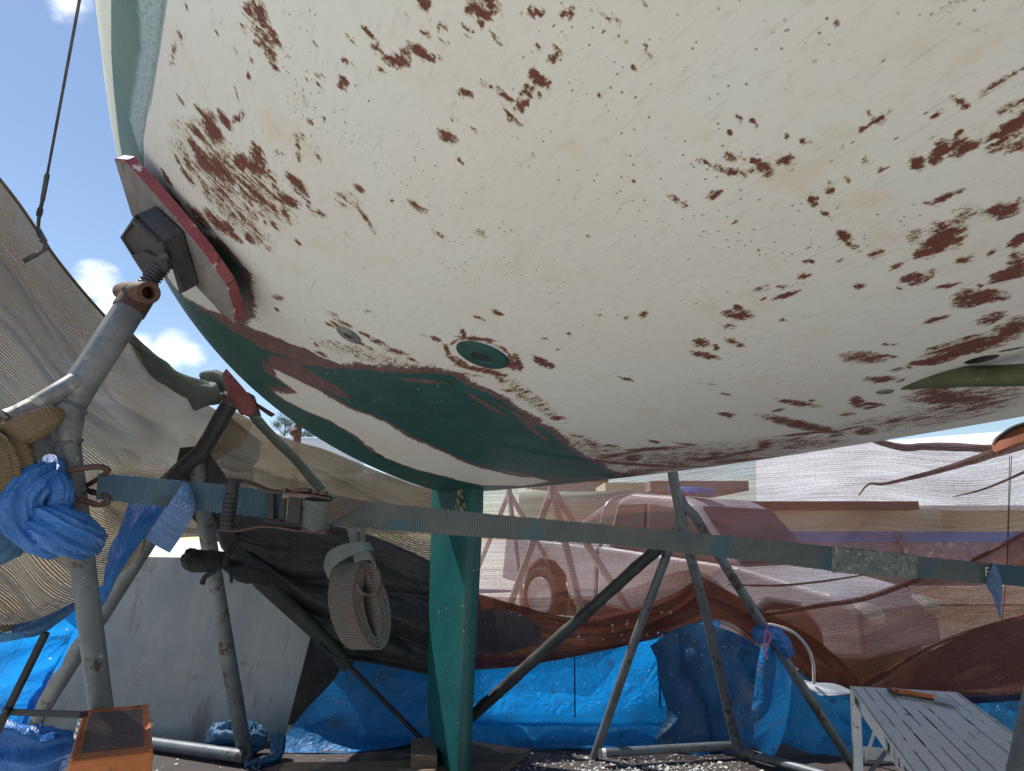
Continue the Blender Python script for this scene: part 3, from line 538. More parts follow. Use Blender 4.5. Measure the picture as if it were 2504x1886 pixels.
# keel fin
b = MB(); zz = [.045, .06, .09, .14, .2, .28, .38, .5, .8, 1.1, 1.4, 1.7, h_z0+.05]; vs = []; N_ = 26
for z in zz:
    k = min(1, max(0, (z-.045)/.40)); fwd = -.60+.30*(1-math.sqrt(max(0, 1-(1-k)**2)))
    aft = .05+.17*min(1, z/1.7); th = .062+.006*z
    for j in range(N_):
        a = 2*math.pi*j/N_; cx = math.cos(a); sx = math.copysign(abs(math.sin(a))**.38, math.sin(a))
        vs.append(KP+KA*((fwd+aft)/2+(aft-fwd)/2*cx)+KB*(th*sx)+Vector((0, 0, z)))
b.add(vs, [(i*N_+k, i*N_+(k+1) % N_, (i+1)*N_+(k+1) % N_, (i+1)*N_+k) for i in range(len(zz)-1) for k in range(N_)], True)
b.add(vs[:N_], [tuple(range(N_-1, -1, -1))]); b.build('keel', M['green'], boat)

def fitting(px, py, r, kind):
    h, n, t = hull_hit(px, py); b = MB(); q = MB()
    if kind == 'big':
        b.lathe(h, n, [(r*1.04, -.012), (r*1.02, .003), (r*.95, .006), (r*.7, .007), (r*.50, .010), (r*.44, .0105), (r*.40, .009), (r*.37, .0045)])
        q.lathe(h, n, [(r*.375, .005), (r*.28, .005), (.0005, .005)])  # flat disc, the shade inside the bore is put into its colour
        o = b.build('through_hull', M['greendk'], boat, label='large green painted through hull fitting'); q.build('bore', M['dark'], o)
    elif kind == 'small':
        b.lathe(h, n, [(r*1.05, -.01), (r, .004), (r*.8, .006), (r*.72, .003), (r*.6, .006), (r*.45, .009), (r*.38, .004)])
        q.lathe(h, n, [(r*.39, .0045), (r*.2, .0045), (.0005, .0045)])  # small bore's shade, likewise a dark flat disc
        o = b.build('through_hull', M['greygreen'], boat, label='small grey green through hull fitting'); q.build('bore', M['dark'], o)
    else:
        b.lathe(h, n, [(r*1.05, -.01), (r, .002), (r*.85, .004), (r*.7, .0025), (r*.5, .004), (r*.25, .0025), (.0005, .003)])
        b.build('hull_plug', M['greygreen'], boat)
fitting(1180, 868, pr(66, 1.93), 'big'); fitting(853, 818, pr(33, 2.14), 'small'); fitting(2164, 957, pr(20, 1.79), 'plug')
b = MB(); pts = arc([P(2190, 935, 1.80), P(2330, 923, 1.62), P(2504, 917, 1.46), P(2760, 905, 1.30), P(3300, 880, 1.06)], 8)
rr = [pr(27, 1.5)*min(1, .86+i*.02) for i in range(len(pts))]
b.tube(pts, rr, 24); b.build('shaft_tube', M['bronze'], boat)
b = MB()                                              # torn filler at the keel root
for k in range(26):
    c = KP+KA*random.uniform(.02, .15)+KB*random.uniform(.05, .09)+Vector((0, 0, h_z0-random.uniform(.0, .14))); b.ball(c, random.uniform(.006, .016), 6, (1, 1, 1.8), .5)
b.build('keel_filler', worn('torn_filler', (.30, .27, .22, 1), (.18, .12, .10, 1), 30), boat)
# ================================================================ MATERIALS FOR THE YARD
M['galv'] = worn('galvanised_tube', (.13, .14, .15, 1), (.25, .255, .26, 1), 9, .5, .3, ((.36, .37, .30, 1), 5, .60, .04), ((.42, .44, .45, 1), 45, .70, .03), .25, 60)
M['galv2'] = worn('dull_tube', (.11, .125, .14, 1), (.17, .185, .195, 1), 6, .5, .3, ((.06, .04, .032, 1), 9, .56, .08), ((.45, .48, .5, 1), 40, .66, .03), .3, 60)
M['blackrod'] = worn('black_steel', (.012, .012, .013, 1), (.022, .022, .023, 1), 10, .45, .2)
M['darktube'] = worn('dark_painted_tube', (.028, .032, .034, 1), (.05, .055, .056, 1), 8, .55, .1, ((.09, .05, .035, 1), 10, .6, .08))
M['steel'] = worn('dark_steel', (.055, .055, .062, 1), (.10, .095, .098, 1), 14, .5, .4, ((.10, .06, .045, 1), 12, .58, .1), ((.30, .30, .30, 1), 60, .66, .04))
M['rust'] = worn('rusted_steel', (.10, .048, .032, 1), (.135, .075, .055, 1), 12, .75, .1, ((.09, .06, .05, 1), 16, .56, .12))
M['rustdk'] = worn('dark_rust', (.075, .042, .036, 1), (.12, .07, .06, 1), 14, .7, .2, ((.25, .12, .06, 1), 24, .64, .08))
M['padwood'] = worn('weathered_plywood', (.16, .145, .14, 1), (.23, .21, .20, 1), 4, .8, 0, ((.06, .055, .055, 1), 8, .58, .1), None, .5, 30, (1, 1, 5))
M['padedge'] = worn('red_painted_edge', (.22, .05, .06, 1), (.28, .075, .085, 1), 10, .6, 0, ((.52, .48, .47, 1), 18, .60, .04), ((.10, .025, .025, 1), 9, .60, .06))
M['web'] = webbing_mat('strap_webbing', (.115, .135, .14, 1), (.16, .17, .155, 1), (.07, .16, .21, 1))
M['webblue'] = webbing_mat('blue_webbing', (.05, .115, .175, 1), (.085, .145, .185, 1), (.07, .10, .115, 1))
M['webcoil'] = webbing_mat('coiled_webbing', (.105, .105, .09, 1), (.125, .088, .075, 1), (.09, .11, .10, 1), 1/.0065)
M['fray'] = worn('frayed_patch', (.25, .27, .22, 1), (.13, .15, .15, 1), 24, .95, 0, ((.40, .42, .37, 1), 60, .55, .1), None, 1, 160)
M['tagblue'] = worn('blue_label', (.055, .12, .25, 1), (.085, .16, .30, 1), 14, .55, 0, ((.20, .26, .36, 1), 60, .6, .08))
M['tagink'] = worn('label_print', (.12, .20, .34, 1), (.16, .24, .38, 1), 60)
M['black'] = worn('black_rubber', (.014, .014, .016, 1), (.028, .028, .03, 1), 20, .6)
M['burlap'] = knit_mat('burlap', (.20, .145, .085, 1), (.27, .20, .125, 1), .15, -.2, .005)
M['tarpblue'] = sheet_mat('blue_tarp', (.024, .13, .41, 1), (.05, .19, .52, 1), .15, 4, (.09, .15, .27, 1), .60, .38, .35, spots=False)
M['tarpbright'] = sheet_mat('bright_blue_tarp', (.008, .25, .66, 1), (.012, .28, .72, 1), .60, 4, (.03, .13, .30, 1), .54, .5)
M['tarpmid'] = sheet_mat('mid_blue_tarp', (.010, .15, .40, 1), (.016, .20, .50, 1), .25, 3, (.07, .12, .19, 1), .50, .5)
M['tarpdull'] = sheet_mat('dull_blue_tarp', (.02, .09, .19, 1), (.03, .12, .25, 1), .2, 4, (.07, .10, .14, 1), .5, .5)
M['tarpblack'] = sheet_mat('black_sheet', (.020, .022, .025, 1), (.03, .032, .036, 1), .08, 3, None, .6, .5, spots=False)
M['tarpbrown'] = sheet_mat('brown_sheet', (.055, .028, .022, 1), (.085, .042, .032, 1), .12, 3, (.05, .04, .045, 1), .5, .8, spots=False)
M['canvas'] = sheet_mat('grey_green_canvas', (.10, .115, .10, 1), (.15, .165, .145, 1), .15, 4, (.2, .2, .16, 1), .6, .8, spots=False)
M['tan'] = knit_mat('tan_shade_cloth', (.175, .132, .082, 1), (.24, .188, .125, 1), .42, .045, .0112, (.18, .12, .065, 1), .30, .6, .22, .9)
M['tandk'] = knit_mat('dense_tan_shade_cloth', (.16, .125, .082, 1), (.22, .18, .125, 1), .40, .05, .018, (.135, .10, .06, 1), .18, .45, .22)
M['brownnet'] = knit_mat('brown_shade_net', (.28, .105, .068, 1), (.37, .165, .12, 1), .5, .47, .017, None, .16, .42, .6)
M['brownfold'] = knit_mat('folded_brown_net', (.17, .056, .036, 1), (.26, .092, .06, 1), .35, .03, .016, (.075, .032, .025, 1), .15, .3, .25)

# ================================================================ NEAR BOAT STAND
hp, hn, ht = hull_hit(425, 580)
def padP(px, py, off): return Ppl(px, py, hp+hn*off, hn)
foot = P(250, 1740, 2.05)
st = thing('boat_stand', Vector((P(246, 1700, 2.05).x, P(246, 1700, 2.05).y, 0)), 'closest grey tubular boat stand with red edged pad and blue rag on its leg', 'boat stand', 'boat stands around the hull')
PADPX = [(281, 394), (306, 398), (350, 445), (422, 528), (496, 618), (550, 696), (567, 745), (572, 780), (568, 789), (505, 728), (430, 650), (372, 592), (322, 528)]
b = MB(); b.prism([padP(x, y, .060) for x, y in PADPX], -hn*.033, .002); pad = b.build('pad', M['padwood'], st)
b = MB(); ed = [padP(x, y, .060)-hn*.0155 for x, y in PADPX]; cen = sum(ed, Vector())/len(ed); m = len(ed)
for i in range(m):
    a, c = ed[i], ed[(i+1) % m]; en = (c-a).cross(hn).normalized(); en = en if en.dot((a+c)/2-cen) > 0 else -en; o1 = o2 = en*.005
    b.add([a+o1+hn*.0135, c+o2+hn*.0135, c+o2-hn*.018, a+o1-hn*.018, a-o1+hn*.0135, c-o2+hn*.0135, c-o2-hn*.018, a-o1-hn*.018], [(0, 1, 2, 3), (0, 4, 5, 1), (2, 6, 7, 3), (4, 7, 6, 5)])
b.build('pad_edge', M['padedge'], pad)
b = MB()
BR = [(380, 504), (446, 566), (460, 638), (404, 666), (338, 560)]
bp = [padP(x, y, .066) for x, y in BR]; nb = len(bp)
for i in range(nb):                                            # welded channel: side walls, open towards us, then a closing plate
    if i == 0: continue
    a, c = bp[i], bp[(i+1) % nb]; mid_ = sum(bp, Vector())/nb
    b.prism([a, c, c+(mid_-c)*.07, a+(mid_-a)*.07], hn*.066)
b.prism([p+hn*.001 for p in bp], hn*.056)
lo = [padP(x, y, .066) for x, y in [(366, 604), (398, 592), (455, 616), (460, 636), (404, 664)]]
b.prism([p+hn*.056 for p in lo], hn*.012, .002)
b.prism([p+hn*.067 for p in (padP(381, 508, .066), padP(443, 567, .066), padP(436, 572, .066), padP(377, 516, .066))], hn*.008)
br = b.build('bracket', M['steel'], st)
b = MB(); bc = padP(404, 626, .134); b.lathe(bc, hn, [(.017, -.004), (.017, .006), (.011, .010), (.010, .018), (.0005, .019)], 12); b.build('bolt', M['steel'], br)
b = MB(); b.prism([padP(x, y, .066) for x, y in ((438, 566), (446, 566), (484, 694), (474, 702))], hn*.05); b.build('rib_plate', M['steel'], br)
sa, sb_ = P(396, 652, 2.26), P(342, 716, 2.23)
b = MB(); n = 40; ps = [sa.lerp(sb_, k/n) for k in range(n+1)]
b.tube(ps, [.029 if (k % 4) < 2 else .0235 for k in range(n+1)], 20); b.build('screw', M['steel'], st)
b = MB(); na, nb2 = P(296, 712, 2.34), P(364, 716, 2.12); b.tube([na, na.lerp(nb2, .25), na.lerp(nb2, .6), nb2], [.026, .032, .032, .034], 24, hollow=.56)
b.build('wing_nut', M['rust'], st)
b = MB(); ua, ub = P(336, 726, 2.23), P(172, 985, 2.06); dv_ = (ua-ub).normalized()
b.tube([ua+dv_*.012, ua-dv_*.055], [.0495, .0495], 24); b.build('collar', M['rustdk'], st)
b = MB(); b.tube(arc([ua, ua.lerp(ub, .5), ub, P(163, 1040, 2.05), P(166, 1090, 2.05)], 6), [.046]*18+[.044, .042, .040, .038, .036, .034, .032], 28); b.build('upper_tube', M['galv'], st)
gl = P(166, 1080, 2.05); g2 = P(246, 1726, 2.05); gd = (g2-gl).normalized(); gend = g2+gd*(-(g2.z)/gd.z)
b = MB(); b.tube([gl, gl.lerp(gend, .5), gend], .0325, 28); b.build('leg', M['galv2'], st)
b = MB(); b.tube(arc([P(185, 935, 2.06), P(140, 962, 2.02), P(75, 1000, 1.98), P(28, 1024, 1.95)], 4), [.030]*9+[.031, .033, .035, .037], 22, flat=lambda q: (Vector((.35, .2, .9)).normalized(), 1-.45*q), hollow=.9); b.build('brace_stub', M['galv'], st)
b = MB(); b.prism([P(x, y, 2.05) for x, y in ((40, 1080), (140, 1030), (172, 1030), (186, 1110), (180, 1190), (30, 1160))], Vector((.0, .012, 0))); b.build('gusset_plate', M['galv'], st)
b = MB(); q1 = P(62, 1100, 2.06); q2 = Vector((-2.55, 1.2, 0)); b.tube([q1, q2], .032, 20); b.build('leg', M['galv2'], st)
b = MB(); q1 = P(70, 1120, 2.08); q2 = Vector((-2.7, 3.0, 0)); b.tube([q1, q2], .032, 20); b.build('leg', M['galv2'], st)

for c0, ax_, r_ in ((P(168, 992, 2.055), (ua-ub).normalized(), .0475), (P(165, 1082, 2.05), gd, .036)):   # weld beads at the joints
    x_ = ax_.orthogonal().normalized(); y_ = ax_.cross(x_)
    b = MB(); b.tube([c0+(x_*math.cos(a)+y_*math.sin(a))*r_+ax_*.002*math.sin(a*17) for a in np.linspace(0, 2*math.pi, 121)], [.004+.0016*math.sin(k*1.6) for k in range(121)], 8); b.build('weld_bead', M['galv2'], st)
M['netroll'] = knit_mat('bunched_net', (.20, .09, .07, 1), (.27, .13, .105, 1), .45, .24, .016, (.12, .05, .04, 1), .15, .35, .3)
def lump(name, pts, r, mat, parent=None, flat=None, fold=.30, n=72, seed=0, sub=16):
    """bunched cloth: a tube with deep lengthwise folds"""
    pts = arc(pts, sub); N = len(pts); b = MB(); vs = []; uv = []; x = (pts[1]-pts[0]).orthogonal().normalized(); L = 0
    rr_ = np.interp(np.linspace(0, 1, N), np.linspace(0, 1, len(r)), r)
    for i, p in enumerate(pts):
        d = (pts[min(i+1, N-1)]-pts[max(i-1, 0)]).normalized(); x = (x-d*x.dot(d)).normalized(); y = d.cross(x)
        if i: L += (p-pts[i-1]).length
        for k in range(n):
            a = 2*math.pi*k/n
            q = 1+fold*(.9-2.6*abs(noise.noise(Vector((math.cos(a)*1.9, math.sin(a)*1.9, L*2.6+seed*5))))**.6)*.75+fold*.34*(.6-2*abs(noise.noise(Vector((math.cos(a)*3.1+L*3, math.sin(a)*3.1, L*7+seed))))**.7)+fold*.22*(.5-1.6*abs(noise.noise(Vector((math.cos(a)*7, math.sin(a)*7, L*15+seed))))**.6)
            o = (x*math.cos(a)+y*math.sin(a))*rr_[i]*q
            if flat: o = o-flat*o.dot(flat)*.45
            vs.append(p+o); uv.append((a*.05, L))
    b.add(vs, [(i*n+k, i*n+(k+1) % n, (i+1)*n+(k+1) % n, (i+1)*n+k) for i in range(N-1) for k in range(n)], True, uv)
    b.add(vs[:n], [tuple(range(n-1, -1, -1))]); b.add(vs[-n:], [tuple(range(n))])
    return b.build(name, mat, parent)
VD = Vector((-.5, .85, .1)).normalized()
tag(lump('burlap_scarf', [P(-60, 1060, 1.97), P(20, 1066, 1.95), P(75, 1045, 1.93), P(120, 1022, 1.94), P(156, 1013, 1.97)], [.050, .046, .040, .036, .030, .010], M['burlap'], None, VD, .28, seed=2), 'brown burlap twist tied around the fork of the closest boat stand', 'burlap tie')
tag(lump('burlap_end', [P(-40, 1085, 1.92), P(10, 1120, 1.90), P(22, 1170, 1.90), P(-5, 1215, 1.92), P(-50, 1240, 1.94)], [.055, .062, .055, .040, .030], M['burlap'], None, VD, .3, seed=4), 'brown burlap bunch hanging below the burlap twist at the left picture edge', 'burlap tie')
rag = thing('blue_rag', P(120, 1340, 2.0), 'crumpled bright blue tarpaulin rag knotted around the leg of the closest stand', 'rag')
lump('rag_loop', [P(118, 1118, 2.0), P(128, 1150, 1.96), P(84, 1178, 1.92), P(58, 1222, 1.91), P(70, 1272, 1.92), P(112, 1320, 1.94), P(150, 1345, 1.97)], [.010, .030, .056, .066, .060, .046, .024], M['tarpblue'], rag, VD, .36, 110, 3, 22)
lump('rag_band', [P(96, 1290, 1.98), P(124, 1282, 1.93), P(160, 1300, 1.93), P(200, 1316, 1.97), P(222, 1330, 2.04)], [.035, .056, .056, .050, .040], M['tarpblue'], rag, None, .28, 110, 9, 22)
lump('rag_fold', [P(134, 1160, 1.95), P(150, 1195, 1.94), P(140, 1240, 1.94), P(112, 1285, 1.93)], [.020, .028, .032, .022], M['tarpblue'], rag, VD, .35, 40, 6, 10)
lump('rag_tail', [P(60, 1275, 2.0), P(20, 1312, 2.02), P(-30, 1345, 2.04)], [.03, .055, .06], M['tarpdull'], rag, VD, .3, 40, 8, 8)

# ================================================================ RATCHET STRAP
def st_at(px):                         # webbing edges and distance, left to right
    X = [240, 460, 560, 700, 800, 900, 1200, 1484, 1900, 2037, 2240, 2504, 2700]
    T_ = [1157, 1178, 1189, 1203, 1213, 1228, 1258, 1284, 1323, 1338, 1361, 1386, 1404]
    B_ = [1220, 1244, 1256, 1272, 1284, 1290, 1316, 1330, 1378, 1396, 1413, 1434, 1452]
    D_ = [2.02, 2.02, 2.02, 2.02, 2.03, 2.04, 2.14, 2.26, 2.44, 2.50, 2.60, 2.74, 2.84]
    return np.interp(px, X, T_), np.interp(px, X, B_), np.interp(px, X, D_)
def webbing(x0, x1, n, off=0., tl=0.):
    pts, ws = [], []
    for x in np.linspace(x0, x1, n):
        t_, b_, d = st_at(x); a = P(x, t_, d+off+tl); c = P(x-4, b_, d+off-tl); pts.append((a+c)/2); ws.append((a-c)/2)
    return pts, ws
strap = thing('ratchet_strap', P(700, 1290, 2.02), 'long worn blue grey ratchet strap stretched across under the hull', 'ratchet strap')
p_, w_ = webbing(240, 690, 40); b = MB(); b.ribbon(p_, w_, .004, fray=120); b.build('webbing', M['webblue'], strap)
p_, w_ = webbing(800, 2700, 150, .0, .004); b = MB(); b.ribbon(p_, w_, .004, fray=900); b.build('webbing', M['web'], strap)
p_, w_ = webbing(2037, 2240, 40, -.006); w_ = [w*(1.04+.05*noise.noise(Vector((i*.6, 0, 3)))) for i, w in enumerate(w_)]
b = MB(); b.ribbon(p_, w_, .014, fray=420)
for k in range(900):                                           # fluffy worn fibres
    i = random.randrange(len(p_)); c = p_[i]+w_[i]*random.uniform(-1, 1)+Vector((-.15, -1, -.1)).normalized()*.008
    e = Vector((random.uniform(-1, 1), random.uniform(-.7, 0), random.uniform(-1, 1))).normalized()*random.uniform(.004, .014); o = Vector((.0007, 0, .0007))
    b.add([c-o, c+o, c+e+o*.4, c+e-o*.4], [(0, 1, 2, 3)], False, [(0, 0)]*4)
b.build('frayed_patch', M['fray'], strap, label='fluffy grey green frayed patch on the webbing')
p_, w_ = webbing(2425, 2700, 26, -.005); b = MB(); b.ribbon(p_, w_, .004, fray=60); b.build('webbing_overlap', M['webblue'], strap)
# hooks round the stand leg
for ya, yb, yc in ((1150, 1142, 1176), (1222, 1233, 1190)):
    b = MB(); b.tube(arc([P(140, ya+6, 2.12), P(150, ya+4, 1.99), P(185, ya-2, 1.985), P(235, yb, 2.0), P(262, yb+5 if ya < 1200 else yb-4, 2.01), P(256, (yb+yc)/2, 2.02), P(215, yc+8 if ya < 1200 else yc+10, 2.08), P(190, yc+6 if ya < 1200 else yc-8, 2.13), P(160, ya+8, 2.16)], 8), .0085, 12)
    b.build('hook', M['rustdk'], strap)
def tri_ribbon(quads, thick, name, mat, parent, label=None):
    b = MB()
    for q in quads:
        v = [P(*p) for p in q]; nn = (v[1]-v[0]).cross(v[2]-v[0]).normalized()
        b.prism(v, nn*thick)
    return b.build(name, mat, parent, label=label)
def tagcloth(name, rows, mat, parent, label):
    o = cloth(name, rows, mat, parent, 24, 30, ((.004, 14, 20, False),), 5); o['label'] = label; return o
tg = tagcloth('strap_label', [[(448, 1180, 1.995), (460, 1184, 1.995), (470, 1200, 1.995)], [(428, 1208, 1.985), (452, 1212, 1.975), (476, 1240, 1.98)], [(398, 1252, 1.97), (432, 1262, 1.96), (462, 1282, 1.965)], [(355, 1318, 1.97), (385, 1336, 1.955), (415, 1352, 1.97)]], M['tagblue'], strap, 'faded blue label flap with worn print hanging near the left end')
tg2 = tagcloth('strap_label', [[(2428, 1378, 2.67), (2432, 1380, 2.67), (2436, 1380, 2.67)], [(2412, 1428, 2.665), (2432, 1418, 2.65), (2449, 1422, 2.66)], [(2428, 1460, 2.66), (2440, 1464, 2.65), (2450, 1462, 2.66)], [(2444, 1508, 2.66), (2447, 1512, 2.655), (2449, 1508, 2.66)]], M['tagblue'], strap, 'small bright blue twisted label at the right end')
def text(name, s, loc, xdir, ydir, size, mat, parent, ext=.0004):
    cu = bpy.data.curves.new(name, 'FONT'); cu.body = s; cu.size = size; cu.align_x = 'CENTER'; cu.align_y = 'CENTER'; cu.extrude = ext
    to = bpy.data.objects.new(name, cu); C.objects.link(to); bpy.context.view_layer.update()
    me = bpy.data.meshes.new_from_object(to); bpy.data.objects.remove(to)
    x = Vector(xdir).normalized(); z = x.cross(Vector(ydir)).normalized(); y = z.cross(x); m = Matrix((x, y, z)).transposed(); base = wloc(parent)
    for v in me.vertices: v.co = m @ v.co + Vector(loc) - base
    o = bpy.data.objects.new(name, me); C.objects.link(o); o.parent = parent; me.materials.clear(); me.materials.append(mat); return o
cdir = (P(385, 1336, 1.9)-P(452, 1212, 1.9)); tdn = Vector((.15, -1, -.1)).normalized()
A_ = P(442, 1235, 1.955); text('label_print', '2500', A_, P(470, 1250, 1.955)-P(428, 1226, 1.955), P(448, 1210, 1.955)-P(415, 1275, 1.955), .030, M['tagink'], tg)
for k, tx in enumerate(('WLL 1250 kg', 'LC 2500 daN', '100% POLYESTER', 'NOT FOR LIFTING')):
    q = .34+.13*k; c = P(452-67*q-4, 1212+124*q+6, 1.950); text('label_print', tx, c, P(440, 1287, 1.95)-P(395, 1260, 1.95), P(448, 1210, 1.95)-P(415, 1275, 1.95), .0095, M['tagink'], tg)
for k in range(5): text('label_print', 'IIIIII II III', P(2423+k*4, 1424+k*5, 2.638), P(2444, 1452, 2.64)-P(2424, 1418, 2.64), P(2445, 1425, 2.64)-P(2425, 1438, 2.64), .012, M['tagink'], tg2)
text('webbing_mark', 'F', P(2414, 1400, 2.67), Vector((1, .2, -.1)), Vector((0, 0, 1)), .05, worn('white_mark', (.5, .52, .52, 1), (.4, .42, .44, 1), 40), strap)
# ratchet
zr = lambda x, y, t=1.99: P(500+x/2.974, 900+y/2.974, t)
rat = MB()
def plate(b, pts, t, th): b.prism([zr(x, y, t) for x, y in pts], Vector((0, th, 0)))
for yy, tt in ((0, 1.985),):
    plate(rat, [(455, 905), (500, 905), (500, 1150), (440, 1150)], 1.985, .02); plate(rat, [(548, 945), (592, 945), (575, 1130), (535, 1130)], 1.99, .015)
    plate(rat, [(612, 935), (708, 945), (690, 1140), (585, 1135), (600, 1075)], 1.98, .014); plate(rat, [(725, 960), (760, 965), (735, 1150), (690, 1120), (712, 1020)], 1.985, .018)
    plate(rat, [(425, 1100), (560, 1118), (720, 1140), (720, 1165), (420, 1140)], 1.98, .03)
o_r = rat.build('ratchet_frame', M['blackrod'], strap, label='black slotted steel ratchet body')
b = MB()
def strip(b, pts, w0, t=1.985, w=.032, th=.0045):
    q = arc([zr(x, y, tt) for x, y, tt in pts], 6); b.ribbon(q, [Vector((0, w/2, .004))]*len(q), th)
strip(b, [(238, 815, 1.985), (330, 835, 1.985), (400, 862, 1.985), (480, 893, 1.985), (600, 902, 1.985), (760, 912, 1.985), (920, 945, 1.985)], 0)
strip(b, [(118, 1170, 1.98), (250, 1178, 1.98), (400, 1150, 1.98), (520, 1150, 1.98), (700, 1178, 1.98), (900, 1192, 1.98)], 0)
for x, y, w in ((590, 893, 14), (715, 893, 55), (815, 905, 18), (865, 915, 25)): b.box(zr(x, y-4, 1.975), (w/2.974*1.98/F*2, .034, .010), None, .002)
for k in range(9): b.box(zr(720+k*20, 1182+k*2, 1.972), (.007, .02, .011))
b.build('ratchet_side_plate', M['rustdk'], strap, label='rusty bent side plates and handle arms')
b = MB(); ha, hb_ = zr(212, 812, 1.95), zr(160, 1168, 1.95); n = 66; qs = [ha.lerp(hb_, k/n) for k in range(n+1)]
b.tube(qs, [.016 if k < 3 else (.0175 if k < 18 else (.0135 if k % 6 == 0 else .0185)) for k in range(n+1)], 18); b.build('ratchet_handle', M['black'], strap)
b = MB(); ha, hb_ = zr(828, 955, 2.0), zr(808, 1165, 2.0); b.tube([ha, ha.lerp(hb_, .5), hb_], .039, 26, uvs=True); b.build('spool', M['web'], strap, label='webbing wound on the ratchet spool')
def facets(name, polys, mat, label=None, thick=.004):
    b = MB()
    for pl in polys:
        v = [P(*p) for p in pl]; nn = (v[1]-v[0]).cross(v[2]-v[0]).normalized()
        if nn.y > 0: nn = -nn
        n0 = len(b.v); b.prism(v, nn*thick)
        for k in range(n0, len(b.v)):
            q = b.v[k]-v[0]; b.uv[k] = (q.dot(Vector((.8, 0, .6))), q.dot(Vector((-.6, 0, .8))))
    return b.build(name, mat, strap, label=label)
z5p = lambda x, y, t: (500+x/2.974, 900+y/2.974, t)
facets('webbing_fold', [[z5p(890, 1000, 1.985), z5p(945, 945, 1.985), z5p(965, 928, 1.985), z5p(1195, 972, 2.0), z5p(885, 1142, 1.985)]], M['webcoil'], 'folded over triangle of webbing beside the ratchet')
# coiled spare tail
facets('tail_neck', [[z5p(1036, 1155, 2.0), z5p(1110, 1160, 1.995), z5p(1125, 1290, 1.99), z5p(1066, 1290, 1.99)], [z5p(1130, 1160, 2.0), z5p(1172, 1165, 2.01), z5p(1162, 1290, 1.99), z5p(1122, 1290, 1.985)]], M['web'], 'spare webbing hanging down behind the strap')
zc = lambda x, y, t: P(600+x/2.974, 1326+y/2.974, t)
def coil(k):                          # closed tear-drop loops, seen from their right-hand side
    out = []
    for a in np.linspace(0, 2*math.pi, 57):
        sx = math.sin(a); cy = math.cos(a)
        rx = (128-17*k); ry = 318-19*k
        y = 458-ry*cy; x = 862+.165*(y-130)+rx*sx*(1-.30*max(0, cy)**1.5)
        out.append(zc(x, y, 1.90))
    return out
WID = (zc(722, 492, 1.97)-zc(905, 480, 1.90))
for k in range(5):
    q = coil(k); b = MB(); b.ribbon([p+WID*.5+Vector((.002*math.sin(k*7), 0, 0)) for p in q], [WID*.5*(1+.03*math.sin(k*3.3))]*len(q), .0042, fray=50 if k < 2 else 12)
    b.build('coil_loop', M['webcoil'], strap)
q = arc([zc(895, 150, 1.90), zc(960, 210, 1.89), zc(972, 300, 1.89), zc(930, 375, 1.89), zc(850, 370, 1.89), zc(812, 300, 1.90)], 8)
b = MB(); b.ribbon([p+WID*.25 for p in q], [WID*.30]*len(q), .004, fray=50); b.build('coil_end', M['webcoil'], strap)
q = arc([zc(590, 225, 1.93), zc(622, 130, 1.885), zc(720, 66, 1.865), zc(860, 28, 1.865), zc(918, 36, 1.88)], 9)
b = MB(); b.ribbon(q, [(zc(600, 60, 1.9)-zc(640, 160, 1.9))*.52*(.55+.45*math.sin(math.pi*min(1, .25+i/len(q)))) for i in range(len(q))], .004, fray=60); b.build('coil_knot', M['web'], strap, label='band of webbing knotted over the coil')
q = arc([zc(790, 118, 1.885), zc(850, 95, 1.872), zc(905, 100, 1.872), zc(945, 160, 1.89)], 8)
b = MB(); b.ribbon(q, [(zc(800, 70, 1.9)-zc(815, 130, 1.9))*.55]*len(q), .004, fray=30); b.build('coil_knot', M['web'], strap)
# ================================================================ FAR STANDS UNDER THE BOAT
def stand_leg(parent, pts, r, mat='galv2', name='leg', n=18):
    b = MB(); b.tube(pts, r, n); return b.build(name, M[mat], parent)
f1 = Pz(600, 1852, .02); f2 = Pz(48, 1815, .02)
far = thing('boat_stand', Vector((f1.x, f1.y, 0)), 'dark boat stand with red pad, standing before the weathered grey board', 'boat stand', 'boat stands around the hull')
J = P(482, 1125, 4.45)
stand_leg(far, [P(566, 980, 4.25), P(520, 1060, 4.35), J], pr(20, 4.4), 'darktube', 'upper_tube')
stand_leg(far, [J, P(493, 1225, 4.5), f1], pr(19, 4.6))
stand_leg(far, [P(492, 1105, 4.42), P(440, 1150, 4.38), P(408, 1182, 4.3)], pr(19, 4.5), 'darktube', 'brace_stub')
stand_leg(far, [P(440, 1180, 4.5), P(356, 1326, 4.6), f2], pr(24, 4.6))
stand_leg(far, [P(505, 1180, 4.5), P(560, 1330, 4.8), P(640, 1425, 5.0), P(761, 1534, 5.15), P(852, 1628, 5.25)], pr(19, 5), 'darktube', 'brace')
b = MB(); b.tube([P(850, 1625, 5.22), P(1046, 1822, 4.98)], pr(6, 5.2), 8); b.build('guy_rod', M['blackrod'], far)
b = MB(); b.tube([Pz(600, 1850, .07), Pz(370, 1818, .06)], pr(15, 4.9), 14); b.tube([Pz(370, 1818, .06), Pz(90, 1800, .06)], pr(14, 4.9), 14); b.build('base_bar', M['galv2'], far)
b = MB(); b.prism([P(x, y, 4.47) for x, y in ((440, 1095), (500, 1090), (565, 1185), (500, 1180), (420, 1180))], Vector((0, .012, 0))); b.build('gusset_plate', M['darktube'], far)
b = MB(); b.prism([P(x, y, t) for x, y, t in ((553, 900, 4.05), (590, 942, 4.0), (612, 968, 3.98), (632, 1000, 4.0), (600, 1003, 4.15), (568, 960, 4.2))], Vector((-.03, .02, -.03)), .003)
b.build('pad', worn('faded_red_pad', (.22, .045, .045, 1), (.30, .10, .11, 1), 8, .7, 0, ((.07, .03, .03, 1), 9, .55, .1)), far)
